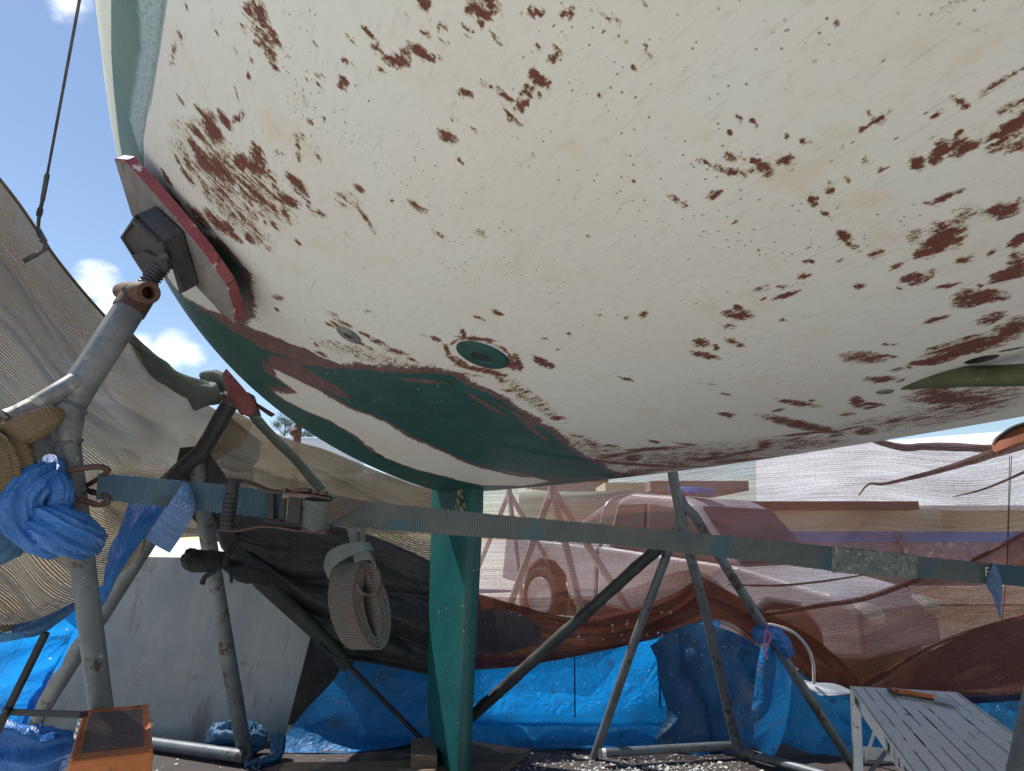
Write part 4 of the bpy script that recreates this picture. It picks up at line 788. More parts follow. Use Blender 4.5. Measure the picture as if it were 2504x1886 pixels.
b = MB(); b.prism([P(x, y, 4.16) for x, y in ((575, 955), (608, 960), (625, 1010), (590, 1012))], Vector((0, .1, 0))); b.prism([P(x, y, 4.1) for x, y in ((612, 985), (622, 982), (667, 1010), (657, 1017))], Vector((0, .05, .0))); b.build('bracket', M['rustdk'], far)
b = MB(); b.tube([P(550, 968, 4.2), P(585, 985, 4.16)], .03, 14, hollow=.55); b.build('wing_nut', M['rust'], far)

g1, g2_, g3 = Pz(1453, 1852, .02), Pz(1808, 1850, .02), Pz(2092, 1882, .02)
fr = thing('boat_stand', Vector((g2_.x, g2_.y, 0)), 'grey tripod boat stand right of the green keel, before the blue tarps', 'boat stand', 'boat stands around the hull')
stand_leg(fr, [P(1641, 1130, 4.7), P(1649, 1183, 4.7), P(1676, 1315, 4.72), P(1730, 1515, 4.78), g2_], pr(12.5, 4.75))
stand_leg(fr, [P(1663, 1215, 4.72), P(1673, 1237, 4.7), P(1699, 1262, 4.7), P(1776, 1388, 4.72), g3], pr(11.5, 4.7))
stand_leg(fr, [P(1663, 1270, 4.72), P(1626, 1369, 4.76), P(1561, 1542, 4.8), g1], pr(11, 4.75))
b = MB(); n = 60; A_, B_ = P(1640, 1312, 4.72), P(1140, 1764, 4.98)
b.tube([A_.lerp(B_, k/n) for k in range(n+1)], [pr(14.5, 4.8)*(1+.06*((k*7) % 5 == 0)-.05*((k*3) % 7 == 0)) for k in range(n+1)], 16, wob=.12); b.build('taped_brace', M['darktube'], fr, label='dark diagonal brace wrapped in tape')
b = MB(); b.tube([Pz(1466, 1842, .09), Pz(1806, 1822, .09)], pr(10.5, 4.8), 14); b.tube([Pz(1812, 1838, .06), Pz(2094, 1918, .06)], pr(11, 4.7), 14); b.build('base_bar', M['galv2'], fr)
c_ = Pz(1477, 1843, .09); b = MB(); b.tube([c_+Vector((-.012, 0, 0)), c_+Vector((.012, .001, 0))], pr(11.5, 4.8), 14); b.build('white_tape', worn('white_tape', (.7, .7, .7, 1), (.6, .6, .6, 1), 8), fr)
tie = thing('tarp_tie', P(1880, 1560, 4.6), 'blue plastic scrap tied with pink string on the slanting stand leg', 'tarp scrap')
lump('knot', [P(1852, 1540, 4.62), P(1862, 1552, 4.58), P(1884, 1548, 4.57), P(1900, 1556, 4.6)], [.035, .060, .045, .04], M['tarpblue'], tie, None, .45, 30, 1)
lump('wrap', [P(1893, 1545, 4.60), P(1912, 1572, 4.6), P(1928, 1600, 4.64)], [.045, .050, .035], M['tarpblue'], tie, None, .3, 30, 2)
b = MB(); pk = worn('pink_string', (.65, .12, .17, 1), (.7, .16, .2, 1), 8)
b.tube(arc([P(1878, 1530, 4.56), P(1872, 1548, 4.53), P(1868, 1580, 4.53), P(1876, 1612, 4.53)], 6), .006, 6); b.tube(arc([P(1874, 1545, 4.53), P(1884, 1552, 4.53), P(1880, 1570, 4.53), P(1868, 1592, 4.53)], 6), .006, 6); b.build('pink_string', pk, tie)
# the leg of the fourth stand, at the picture's right edge
ns = thing('boat_stand', Vector((1.9, 1.75, 0)), 'boat stand cut off at the lower right corner, one leg beside the platform', 'boat stand', 'boat stands around the hull')
A_, B_ = P(2560, 1560, 2.5), P(2499, 1886, 2.0); d_ = (B_-A_).normalized(); E_ = B_+d_*(-B_.z/d_.z)
stand_leg(ns, [A_, B_, E_], .036, 'galv', 'leg', 24); stand_leg(ns, [A_, A_+Vector((.9, .5, -A_.z))], .036, 'galv', 'leg'); stand_leg(ns, [A_, A_+Vector((.5, .9, -A_.z))], .036, 'galv', 'leg')
A2 = P(2700, 1350, 2.7); stand_leg(ns, [A_, A2], .042, 'galv', 'upper_tube')
h, n_, t_ = hull_hit(2504, 860)

# ================================================================ CLOTHS ON THE LEFT
sc = cloth('tan_shade_cloth', [  # first two columns reach out of view, added to shade the lower left
 [(-800, -300, 2.2), (-300, 80, 2.5), (-90, 330, 2.7), (40, 490, 2.9), (140, 635, 3.1), (240, 755, 3.4), (335, 852, 3.8), (440, 940, 4.5), (530, 1003, 5.2), (620, 1035, 5.7)],
 [(-800, 200, 2.15), (-300, 430, 2.45), (-90, 620, 2.65), (50, 730, 2.85), (145, 815, 3.05), (245, 895, 3.4), (340, 960, 3.85), (440, 1010, 4.5), (525, 1050, 5.2), (600, 1070, 5.7)],
 [(-800, 700, 2.1), (-300, 800, 2.4), (-90, 890, 2.6), (55, 955, 2.8), (150, 1000, 3.0), (250, 1040, 3.4), (345, 1072, 3.9), (430, 1090, 4.6), (500, 1105, 5.2), (560, 1115, 5.7)],
 [(-800, 1100, 2.05), (-300, 1130, 2.35), (-90, 1150, 2.55), (60, 1180, 2.75), (150, 1195, 2.95), (250, 1190, 3.35), (340, 1180, 3.9), (410, 1165, 4.7), (465, 1155, 5.2), (520, 1160, 5.7)],
 [(-800, 1480, 2.0), (-300, 1440, 2.3), (-90, 1400, 2.5), (55, 1395, 2.7), (145, 1375, 2.95), (230, 1330, 3.35), (315, 1290, 3.9), (385, 1260, 4.8), (440, 1250, 5.3), (500, 1245, 5.7)],
 [(-800, 1800, 1.95), (-300, 1660, 2.25), (-90, 1560, 2.45), (45, 1540, 2.65), (130, 1515, 2.9), (215, 1460, 3.3), (300, 1400, 3.9), (365, 1340, 4.8), (425, 1318, 5.3), (500, 1312, 5.7)]],
 M['tan'], None, 240, 130, ((.04, .35, 2.6, True), (.022, .9, 6.5, True), (.008, 3, 9, False)), 1)
tag(sc, 'sunlit tan knitted shade cloth hanging behind the closest boat stand', 'shade cloth')
b = MB(); e = [P(*q) for q in [(-90, 330, 2.7), (40, 490, 2.9), (140, 635, 3.1), (240, 755, 3.4), (335, 852, 3.8), (440, 940, 4.5)]]; b.tube(arc(e, 10), .006, 10); o = b.build('hem', M['tandk'], sc)
tr = cloth('rear_shade_cloth', [
 [(540, 985, 5.3), (620, 1030, 5.5), (700, 1072, 5.7), (790, 1098, 5.8), (870, 1130, 5.8), (950, 1162, 5.8), (1020, 1188, 5.8), (1090, 1200, 5.8)],
 [(500, 1060, 5.3), (600, 1095, 5.5), (690, 1120, 5.7), (790, 1145, 5.8), (870, 1170, 5.8), (950, 1190, 5.8), (1020, 1210, 5.8), (1090, 1220, 5.8)],
 [(470, 1150, 5.35), (590, 1180, 5.5), (690, 1200, 5.7), (790, 1215, 5.8), (870, 1235, 5.8), (950, 1245, 5.8), (1020, 1255, 5.8), (1090, 1260, 5.8)],
 [(560, 1230, 5.4), (620, 1260, 5.6), (700, 1300, 5.75), (790, 1320, 5.8), (870, 1340, 5.8), (950, 1350, 5.8), (1020, 1360, 5.8), (1090, 1370, 5.8)],
 [(640, 1280, 5.5), (680, 1330, 5.7), (730, 1400, 5.8), (790, 1470, 5.85), (870, 1480, 5.85), (950, 1500, 5.85), (1020, 1510, 5.85), (1090, 1520, 5.85)]],
 M['tandk'], None, 120, 80, ((.06, .7, 2.6, True), (.03, 2, 6, False)), 2)
tag(tr, 'paler tan shade cloth sagging in folds behind the ratchet, left of the green keel', 'shade cloth')
hm = MB(); hm.tube(arc([P(592, 985, 5.2), P(650, 1050, 5.25), P(715, 1115, 5.35), P(785, 1196, 5.5)], 8), [pr(11, 5.3)]*24+[pr(15, 5.4)], 12, wob=.3); hm.build('hem', M['canvas'], tr)
# rolled canvas edge
b = MB(); q = arc([P(312, 812, 3.75), P(365, 880, 3.95), P(430, 932, 4.2), P(500, 962, 4.35), P(528, 956, 4.4)], 9)
b.tube(q, [pr(x, 4.2) for x in np.interp(np.linspace(0, 1, len(q)), [0, .3, .7, 1], [5, 20, 28, 30])], 22, wob=.25, hollow=.82)
q2 = arc([P(500, 935, 4.5), P(525, 925, 4.5), P(555, 945, 4.5), P(566, 985, 4.45)], 6); b.tube(q2, [.055, .06, .06, .06, .055, .055, .055, .05, .05, .05, .05, .05, .045, .045, .04, .04, .04, .035, .03], 16, wob=.4)
tag(b.build('rolled_canvas', M['canvas']), 'rolled grey green canvas edge drooping to the top of the far left stand', 'canvas roll')
# blue sleeve and bright tarps, far left
bs = cloth('blue_sleeve', [
 [(318, 1225, 3.3), (365, 1215, 3.3), (412, 1222, 3.3)], [(290, 1268, 3.15), (330, 1275, 3.1), (376, 1282, 3.15)], [(264, 1325, 3.05), (300, 1335, 3.0), (342, 1330, 3.05)],
 [(245, 1385, 2.95), (274, 1398, 2.9), (304, 1385, 2.95)], [(233, 1440, 2.9), (252, 1450, 2.85), (274, 1432, 2.9)], [(226, 1500, 2.8), (236, 1505, 2.8), (246, 1490, 2.85)]],
 M['tarpblue'], None, 40, 70, ((.035, 5, 1.5, True), (.008, 14, 8, False)), 3)
tag(bs, 'creased dark blue tarp strip with a brass eyelet slanting behind the closest stand leg', 'tarp')
b = MB(); ec = P(257, 1372, 2.88); b.lathe(ec, Vector((.3, -1, -.1)), [(.006, 0), (.007, .003), (.012, .003), (.013, 0)], 16); b.build('eyelet', worn('brass_eyelet', (.30, .22, .12, 1), (.2, .15, .1, 1), 30, .4, .6), bs)
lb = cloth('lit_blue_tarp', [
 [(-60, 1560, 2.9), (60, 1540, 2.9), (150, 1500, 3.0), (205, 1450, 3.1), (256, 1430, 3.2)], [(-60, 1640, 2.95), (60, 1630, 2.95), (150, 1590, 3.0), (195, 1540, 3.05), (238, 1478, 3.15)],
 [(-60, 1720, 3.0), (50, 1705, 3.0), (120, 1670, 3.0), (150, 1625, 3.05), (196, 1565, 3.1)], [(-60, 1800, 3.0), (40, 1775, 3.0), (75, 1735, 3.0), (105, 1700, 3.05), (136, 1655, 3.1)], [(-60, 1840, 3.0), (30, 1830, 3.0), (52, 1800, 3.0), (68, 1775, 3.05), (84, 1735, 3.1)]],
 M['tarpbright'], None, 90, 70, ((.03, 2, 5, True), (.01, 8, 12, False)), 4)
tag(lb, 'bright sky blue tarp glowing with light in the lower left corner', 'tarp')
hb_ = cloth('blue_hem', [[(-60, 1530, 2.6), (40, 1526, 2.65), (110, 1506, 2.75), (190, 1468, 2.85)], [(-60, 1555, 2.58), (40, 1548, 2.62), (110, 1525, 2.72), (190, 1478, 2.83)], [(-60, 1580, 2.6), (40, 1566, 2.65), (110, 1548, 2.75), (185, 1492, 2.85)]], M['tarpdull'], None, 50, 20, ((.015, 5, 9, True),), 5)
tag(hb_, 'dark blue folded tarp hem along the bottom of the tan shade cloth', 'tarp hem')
tag(lump('blue_tarp_heap', [P(-60, 1850, 2.75), P(20, 1842, 2.7), P(85, 1850, 2.7), P(130, 1840, 2.75), P(140, 1870, 2.8)], [.13, .12, .10, .075, .04], M['tarpblue'], None, None, .35, 60, 12), 'crumpled royal blue tarp heap on the ground at the lower left corner', 'tarp')

# ================================================================ BOARD AND DARK SHEETS
bp_ = [(20, 1826), (120, 1640), (290, 1360), (345, 1362), (480, 1364), (640, 1400), (762, 1546), (692, 1815)]
bn = Vector((.05, -1, .18)).normalized(); b0 = Pz(400, 1816, .01)
b = MB(); b.prism([Ppl(x, y, b0, bn) for x, y in bp_], -bn*.018)
T = NT('weathered_board'); co = T.obj()
col = T.mix(T.smooth(T.noise(T.mapping(co, (1, 1, .45)), 2.6, 7, .68), .35, .65), (.25, .265, .275, 1), (.34, .345, .335, 1))
col = T.mix(T.smooth(T.noise(T.mapping(co, (1.5, 1, .25), loc=(3, 0, 1)), 3.4, 6, .7), .56, .70, 0, .75), col, (.15, .14, .135, 1))
st_ = T.noise(T.mapping(co, loc=(1, 4, 2)), 3.2, 6, .65); col = T.mix(T.math('MULTIPLY', T.smooth(T.math('ABSOLUTE', T.math('SUBTRACT', st_, .56)), .02, .004), T.smooth(T.noise(co, 1.7, 2), .5, .62, 0, .45)), col, (.12, .115, .11, 1))
sv = T.vor(T.mapping(co, (1, 1, 1.6), loc=(.3, 0, .2)), 4.2)[0]; col = T.mix(T.smooth(T.math('ADD', sv, T.math('MULTIPLY', T.noise(co, 9, 5), .35)), .36, .20, 0, .6), col, (.15, .135, .12, 1))
col = T.mix(T.smooth(T.noise(co, 70, 3), .68, .72, 0, .6), col, (.6, .62, .65, 1))
T.done(T.bsdf(col, .75, 0, T.bump(T.noise(co, 40, 5), .2, .004), .3)); M['board'] = T.m
bd = b.build('grey_board', M['board']); tag(bd, 'large weathered grey plywood board with a cut corner leaning at the back left', 'board')
bk = cloth('black_sheet', [
 [(440, 1235, 5.2), (560, 1250, 5.2), (700, 1275, 5.3), (840, 1290, 5.3), (960, 1330, 5.4), (1080, 1385, 5.4)],
 [(520, 1320, 5.1), (620, 1345, 5.1), (730, 1380, 5.2), (850, 1400, 5.25), (960, 1420, 5.3), (1080, 1440, 5.3)],
 [(600, 1400, 5.1), (690, 1430, 5.1), (770, 1470, 5.15), (870, 1500, 5.2), (970, 1515, 5.25), (1080, 1530, 5.3)],
 [(690, 1480, 5.1), (750, 1520, 5.1), (810, 1560, 5.15), (890, 1580, 5.2), (980, 1595, 5.25), (1080, 1610, 5.3)],
 [(745, 1545, 5.1), (790, 1580, 5.1), (840, 1612, 5.15), (905, 1625, 5.2), (985, 1640, 5.25), (1080, 1662, 5.3)]],
 M['tarpblack'], None, 120, 90, ((.10, .5, 3.0, True), (.04, 1.2, 6, True)), 6)
tag(bk, 'black plastic sheet draped diagonally behind the hanging strap coil', 'plastic sheet')
bg = cloth('dark_backing', [[(560, 1360, 5.9), (760, 1400, 5.9), (950, 1450, 5.95), (1100, 1480, 6)], [(560, 1600, 5.85), (760, 1620, 5.85), (950, 1640, 5.9), (1100, 1650, 5.95)], [(560, 1790, 5.8), (760, 1790, 5.8), (950, 1790, 5.85), (1100, 1790, 5.9)]], M['tarpblack'], None, 40, 40, ((.05, 2, 2, True),), 7)  # very dark backing that fills the gap
tag(bg, 'very dark backing in the gap between grey board and blue tarp', 'plastic sheet')
bag = thing('black_cloth_roll', P(520, 1400, 4.3), 'black rolled cloth tied in a bow to the leg of the far left stand', 'cloth roll')
M['bk'] = sheet_mat('black_cloth', (.008, .008, .009, 1), (.014, .014, .015, 1), .0, 6, None, .6, .8, spots=False)
lump('roll', [P(466, 1362, 4.35), P(478, 1372, 4.3), P(520, 1372, 4.3), P(555, 1370, 4.36)], [.055, .070, .062, .045], M['bk'], bag, None, .2, 30, 1)
lump('roll', [P(555, 1382, 4.38), P(590, 1395, 4.36), P(630, 1402, 4.4), P(660, 1415, 4.46)], [.03, .065, .060, .05], M['bk'], bag, None, .25, 30, 2)
b = MB(); b.tube(arc([P(540, 1380, 4.28), P(520, 1400, 4.27), P(502, 1410, 4.28), P(494, 1428, 4.28)], 6), .016, 8, wob=.3); b.tube(arc([P(548, 1385, 4.27), P(560, 1350, 4.27), P(580, 1325, 4.3)], 6), .018, 8, wob=.3); b.tube(arc([P(560, 1388, 4.27), P(565, 1410, 4.27), P(566, 1424, 4.28)], 5), .010, 8); b.build('tie_end', M['bk'], bag)

# ================================================================ BLUE TARPS ROUND THE KEEL FOOT
t1 = cloth('blue_tarp', [
 [(850, 1590, 5.35), (905, 1604, 5.35), (965, 1625, 5.4), (1075, 1655, 5.4)], [(820, 1660, 5.3), (890, 1680, 5.35), (965, 1690, 5.4), (1075, 1700, 5.4)],
 [(750, 1735, 5.25), (860, 1750, 5.3), (960, 1755, 5.35), (1075, 1760, 5.35)], [(700, 1790, 5.15), (840, 1800, 5.2), (950, 1800, 5.3), (1075, 1780, 5.3)], [(670, 1838, 5.02), (830, 1838, 5.02), (940, 1830, 5.1), (1075, 1795, 5.2)]],
 M['tarpmid'], None, 80, 60, ((.05, 1.6, 1.6, True), (.015, 6, 6, False)), 8)
tag(t1, 'dirty mid blue tarp spread at the back between the grey board and the green keel', 'tarp')
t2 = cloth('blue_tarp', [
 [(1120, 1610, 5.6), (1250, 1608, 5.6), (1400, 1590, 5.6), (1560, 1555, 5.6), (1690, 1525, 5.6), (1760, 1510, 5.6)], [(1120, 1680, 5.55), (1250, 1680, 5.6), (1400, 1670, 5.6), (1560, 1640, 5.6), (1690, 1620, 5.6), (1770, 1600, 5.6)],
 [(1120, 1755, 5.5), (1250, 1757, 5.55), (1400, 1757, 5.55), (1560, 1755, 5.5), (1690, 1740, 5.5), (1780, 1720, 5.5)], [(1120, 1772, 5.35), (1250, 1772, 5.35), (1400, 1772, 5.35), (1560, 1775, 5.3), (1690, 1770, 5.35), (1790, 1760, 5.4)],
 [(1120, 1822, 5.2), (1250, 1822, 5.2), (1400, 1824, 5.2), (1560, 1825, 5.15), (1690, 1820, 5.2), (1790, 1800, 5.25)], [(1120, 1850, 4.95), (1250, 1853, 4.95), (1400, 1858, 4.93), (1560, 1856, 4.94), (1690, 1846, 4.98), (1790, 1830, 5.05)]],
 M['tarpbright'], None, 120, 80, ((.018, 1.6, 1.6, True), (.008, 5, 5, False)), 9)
for x_, y0_, y1_, r_ in ((1405, 1594, 1754, .006), (1612, 1556, 1745, .008), (1632, 1552, 1745, .005)):
    b = MB(); b.tube([P(x_+(.006*(x_-1250))*q, y0_+(y1_-y0_)*q, 5.575-.03*q) for q in (0, .3, .6, 1)], r_, 8, wob=.4); b.build('seam', M['tarpdull'], t2)
b = MB(); b.tube(arc([P(1130, 1824, 5.17), P(1260, 1830, 5.15), P(1390, 1826, 5.13), P(1560, 1838, 5.08), P(1700, 1826, 5.15)], 6), .02, 10, wob=.5); b.build('hem', M['tarpmid'], t2)
tag(t2, 'brightest blue tarp wall right of the green keel, below the brown net', 'tarp')
t3 = cloth('draped_blue_tarp', [
 [(1590, 1580, 5.35), (1640, 1545, 5.3), (1700, 1525, 5.2), (1790, 1545, 5.25), (1870, 1590, 5.3)], [(1600, 1650, 5.3), (1650, 1640, 5.2), (1720, 1620, 5.15), (1800, 1630, 5.2), (1880, 1650, 5.3)],
 [(1630, 1740, 5.3), (1680, 1740, 5.2), (1740, 1730, 5.1), (1810, 1730, 5.2), (1890, 1730, 5.3)], [(1600, 1800, 5.2), (1680, 1810, 5.1), (1760, 1815, 5.0), (1830, 1815, 5.1), (1900, 1810, 5.2)], [(1590, 1835, 5.05), (1690, 1842, 5.0), (1770, 1848, 4.96), (1840, 1850, 4.95), (1910, 1850, 5.0)]],
 M['tarpdull'], None, 90, 80, ((.10, 2.4, 1.2, True), (.03, 5, 4, False)), 10)
tag(t3, 'dull navy tarp gathered in deep folds behind the tripod stand', 'tarp')
t4 = cloth('hanging_blue_tarp', [
 [(1862, 1570, 4.75), (1885, 1560, 4.7), (1910, 1580, 4.72), (1930, 1600, 4.78)], [(1850, 1640, 4.75), (1880, 1640, 4.7), (1910, 1645, 4.72), (1935, 1650, 4.8)],
 [(1840, 1720, 4.75), (1875, 1730, 4.7), (1910, 1730, 4.74), (1930, 1720, 4.82)], [(1828, 1775, 4.75), (1870, 1780, 4.72), (1905, 1790, 4.76), (1925, 1780, 4.85)], [(1810, 1800, 4.8), (1850, 1830, 4.76), (1885, 1855, 4.76), (1920, 1800, 4.86)]],
 M['tarpmid'], None, 50, 60, ((.03, 4, 1.5, True), (.01, 8, 5, False)), 11)
tag(t4, 'blue tarp flap with pale paint runs hanging from the tied knot on the slanting leg', 'tarp')
t5 = cloth('stained_blue_tarp', [
 [(1900, 1600, 5.25), (1960, 1650, 5.25), (2060, 1700, 5.2), (2200, 1720, 5.1), (2400, 1720, 5.0), (2620, 1700, 4.9)], [(1905, 1690, 5.2), (1980, 1710, 5.15), (2070, 1740, 5.1), (2200, 1760, 5.05), (2400, 1770, 4.95), (2620, 1760, 4.85)],
 [(1900, 1780, 5.15), (1980, 1790, 5.1), (2080, 1800, 5.05), (2200, 1820, 5.0), (2400, 1830, 4.9), (2620, 1830, 4.8)], [(1900, 1812, 5.1), (1990, 1845, 5.0), (2080, 1870, 4.9), (2200, 1900, 4.8), (2400, 1920, 4.7), (2620, 1930, 4.65)]],
 sheet_mat('stained_blue_tarp', (.008, .18, .46, 1), (.03, .24, .50, 1), .3, 3.2, (.012, .035, .07, 1), .55, .45), None, 110, 60, ((.03, 1.4, 1.8, True), (.012, 5, 5, False)), 12)
tag(t5, 'blue tarp with dark stains behind the aluminium work platform', 'tarp')
b = MB()
for k, (x, y, w) in enumerate(((2035, 1745, 8), (2055, 1752, 10), (2150, 1768, 7), (2112, 1800, 6), (2140, 1835, 9), (2160, 1842, 12))):
    b.tube(arc([P(x+random.uniform(-w, w)*1.4, y+random.uniform(-w, w), 5.04-.0005*(x-2035)) for q in range(4)], 5), .006, 6)
wv = cloth('white_plastic_edge', [[(1940, 1652, 5.1), (1985, 1668, 5.05), (2040, 1672, 5.05), (2085, 1690, 5.05)], [(1955, 1675, 5.0), (1990, 1685, 4.98), (2040, 1690, 4.98), (2085, 1694, 5.0)], [(1985, 1690, 4.98), (2005, 1700, 4.95), (2035, 1700, 4.95), (2075, 1698, 4.98)]], worn('white_plastic', (.62, .65, .70, 1), (.55, .58, .62, 1), 4, .4), None, 30, 20, ((.012, 4, 6, False),), 13)
tag(wv, 'white plastic sheet edge folded over the stained blue tarp', 'plastic sheet')
b = MB(); b.tube(arc([P(1862, 1528, 5.0), P(1895, 1530, 5.0), P(1941, 1548, 5.0), P(1975, 1585, 5.0), P(1989, 1625, 5.0), P(1990, 1672, 5.0)], 8), pr(4, 5), 10); tag(b.build('white_hose', worn('hose', (.6, .55, .5, 1), (.5, .45, .4, 1), 8)), 'thin white hose bent in an arc in front of the brown net', 'hose')
lump_ = thing('blue_strap_clutter', Pz(560, 1830, 0), 'small heap of dull blue plastic scraps at the foot of the far left stand', 'tarp scrap')
lump('scrap', [Pz(515, 1806, .12), Pz(560, 1800, .14), Pz(610, 1806, .12), Pz(650, 1812, .1)], [.06, .10, .11, .05], M['tarpdull'], lump_, None, .5, 36, 3)
lump('scrap', [Pz(600, 1868, .04), Pz(650, 1862, .03), Pz(676, 1845, .05), Pz(680, 1800, .15)], [.02, .035, .04, .05], M['tarpdull'], lump_, None, .4, 24, 5)
b = MB(); b.lathe(Pz(628, 1870, .03), Vector((0, -1, .6)), [(.022, 0), (.038, .004), (.038, .012), (.020, .012)], 18); b.build('ring', M['tarpdull'], lump_)

# ================================================================ BROWN NET ON THE RIGHT
net = thing('brown_shade_net', P(1800, 1690, 5.4), 'see through brown shade net stretched across the right side behind the boat', 'shade net')
cloth('net_sheet', [
 [(1120, 1150, 5.9), (1300, 1150, 5.9), (1500, 1150, 5.85), (1700, 1120, 5.8), (1900, 1095, 5.7), (2120, 1080, 5.5), (2300, 1092, 5.3), (2430, 1085, 5.1), (2640, 1040, 4.8)],
 [(1120, 1290, 5.85), (1300, 1290, 5.85), (1500, 1290, 5.8), (1700, 1280, 5.75), (1900, 1260, 5.65), (2120, 1245, 5.45), (2300, 1240, 5.25), (2430, 1230, 5.05), (2640, 1200, 4.75)],
 [(1120, 1420, 5.8), (1300, 1420, 5.8), (1500, 1420, 5.75), (1700, 1410, 5.65), (1900, 1420, 5.6), (2120, 1420, 5.4), (2300, 1410, 5.2), (2430, 1390, 5.0), (2640, 1370, 4.7)],
 [(1120, 1540, 5.75), (1300, 1540, 5.75), (1500, 1520, 5.7), (1700, 1490, 5.6), (1900, 1540, 5.5), (2120, 1580, 5.3), (2300, 1570, 5.1), (2430, 1540, 4.95), (2640, 1530, 4.7)],
 [(1120, 1640, 5.7), (1300, 1620, 5.7), (1500, 1590, 5.65), (1720, 1520, 5.5), (1900, 1605, 5.4), (2100, 1696, 5.2), (2300, 1700, 5.0), (2430, 1690, 4.9), (2640, 1690, 4.7)]],
 M['brownnet'], net, 190, 110, ((.06, .6, 1.6, True), (.015, 2.4, 5, False)), 14)
cloth('net_layer', [
 [(1120, 1452, 5.72), (1300, 1462, 5.72), (1500, 1450, 5.68), (1700, 1395, 5.6), (1850, 1500, 5.46), (2000, 1480, 5.42), (2120, 1460, 5.36), (2240, 1416, 5.22), (2380, 1368, 5.07), (2640, 1240, 4.76)],
 [(1120, 1500, 5.7), (1300, 1500, 5.7), (1500, 1490, 5.66), (1700, 1450, 5.58), (1850, 1530, 5.45), (2000, 1540, 5.4), (2120, 1530, 5.32), (2240, 1500, 5.18), (2380, 1470, 5.02), (2640, 1400, 4.72)],
 [(1120, 1570, 5.68), (1300, 1560, 5.67), (1500, 1530, 5.62), (1700, 1490, 5.54), (1850, 1560, 5.42), (2000, 1620, 5.32), (2120, 1640, 5.2), (2240, 1620, 5.08), (2380, 1600, 4.95), (2640, 1560, 4.68)],
 [(1120, 1638, 5.66), (1300, 1618, 5.66), (1500, 1588, 5.6), (1700, 1524, 5.5), (1850, 1582, 5.4), (2000, 1660, 5.26), (2110, 1700, 5.12), (2240, 1706, 5.0), (2380, 1704, 4.88), (2640, 1690, 4.65)]], M['brownnet'], net, 150, 60, ((.05, .7, 2.2, True), (.014, 2.4, 6, False)), 21)
def roll(pts, r, mat='netroll', name='net_fold', wob=.16):
    b = MB(); q = arc([P(*p) for p in pts], 10); b.tube(q, [pr(x, 5) for x in np.interp(np.linspace(0, 1, len(q)), np.linspace(0, 1, len(r)), r)], 12, wob=wob, uvs=True); return b.build(name, M[mat], net)
roll([(2110, 1068, 5.4), (2200, 1094, 5.35), (2260, 1092, 5.3), (2340, 1094, 5.25), (2445, 1100, 5.1)], [7, 9, 10, 11, 9])
roll([(2100, 1212, 5.35), (2125, 1184, 5.35), (2170, 1182, 5.3), (2300, 1150, 5.2), (2420, 1112, 5.05), (2560, 1065, 4.85)], [1.5, 2.5, 4, 7, 11, 15])
roll([(1710, 1510, 5.45), (1850, 1505, 5.4), (2000, 1482, 5.35), (2120, 1462, 5.3), (2240, 1418, 5.15), (2380, 1370, 5.0), (2580, 1262, 4.75)], [4, 5, 6, 7, 7, 5, 5])
roll([(1780, 1430, 5.45), (1900, 1432, 5.4), (2010, 1422, 5.35), (2120, 1405, 5.3)], [1.5, 3, 3, 1.5])
roll([(2085, 1694, 5.1), (2160, 1650, 5.1), (2290, 1575, 5.0), (2450, 1522, 4.88), (2620, 1470, 4.75)], [5, 6, 5, 5, 5])
roll([(2330, 1215, 5.1), (2400, 1198, 5.0), (2470, 1170, 4.95), (2560, 1130, 4.85)], [1, 2.5, 3, 4])
for y_ in (0, 1):
    b = MB(); b.tube(arc([P(2469+y_*5, 1115, 4.97), P(2467+y_*3, 1200, 4.95), P(2464+y_*2, 1300, 4.92), P(2462, 1400, 4.88), P(2450, 1520, 4.86)], 6), .0025, 6); b.build('seam_thread', M['brownfold'], net)
cloth('net_fold', [[(1130, 1440, 5.6), (1250, 1475, 5.6), (1400, 1510, 5.55), (1540, 1490, 5.5), (1640, 1455, 5.45), (1716, 1410, 5.4)], [(1130, 1520, 5.55), (1250, 1530, 5.55), (1400, 1550, 5.5), (1540, 1520, 5.45), (1640, 1490, 5.4), (1722, 1450, 5.36)],
 [(1130, 1590, 5.55), (1250, 1590, 5.55), (1400, 1580, 5.5), (1540, 1560, 5.45), (1640, 1530, 5.4), (1726, 1490, 5.36)], [(1130, 1640, 5.52), (1250, 1632, 5.5), (1400, 1608, 5.5), (1540, 1578, 5.45), (1640, 1552, 5.42), (1730, 1520, 5.4)]], M['brownfold'], net, 100, 50, ((.05, .8, 4, True), (.015, 2, 7, False)), 15)
cloth('net_fold', [[(1712, 1408, 5.4), (1790, 1450, 5.42), (1880, 1500, 5.4), (1990, 1560, 5.3), (2080, 1640, 5.15), (2110, 1690, 5.1)], [(1716, 1450, 5.36), (1790, 1490, 5.38), (1880, 1545, 5.35), (1980, 1600, 5.25), (2060, 1660, 5.12), (2100, 1696, 5.08)], [(1722, 1512, 5.36), (1790, 1525, 5.38), (1870, 1582, 5.33), (1960, 1640, 5.22), (2040, 1682, 5.1), (2090, 1704, 5.06)]], M['brownfold'], net, 80, 40, ((.04, 1, 4, True), (.012, 3, 7, False)), 16)
gs = cloth('grey_purple_sheet', [[(1130, 1512, 5.5), (1200, 1490, 5.48), (1270, 1500, 5.46), (1320, 1530, 5.46)], [(1130, 1560, 5.48), (1200, 1555, 5.45), (1270, 1560, 5.44), (1325, 1565, 5.44)], [(1130, 1602, 5.47), (1200, 1600, 5.44), (1270, 1588, 5.43), (1322, 1575, 5.43)]], sheet_mat('grey_purple', (.075, .06, .075, 1), (.10, .08, .095, 1), .15, 4, None, .6, .8), None, 40, 30, ((.02, 3, 3, True),), 17)
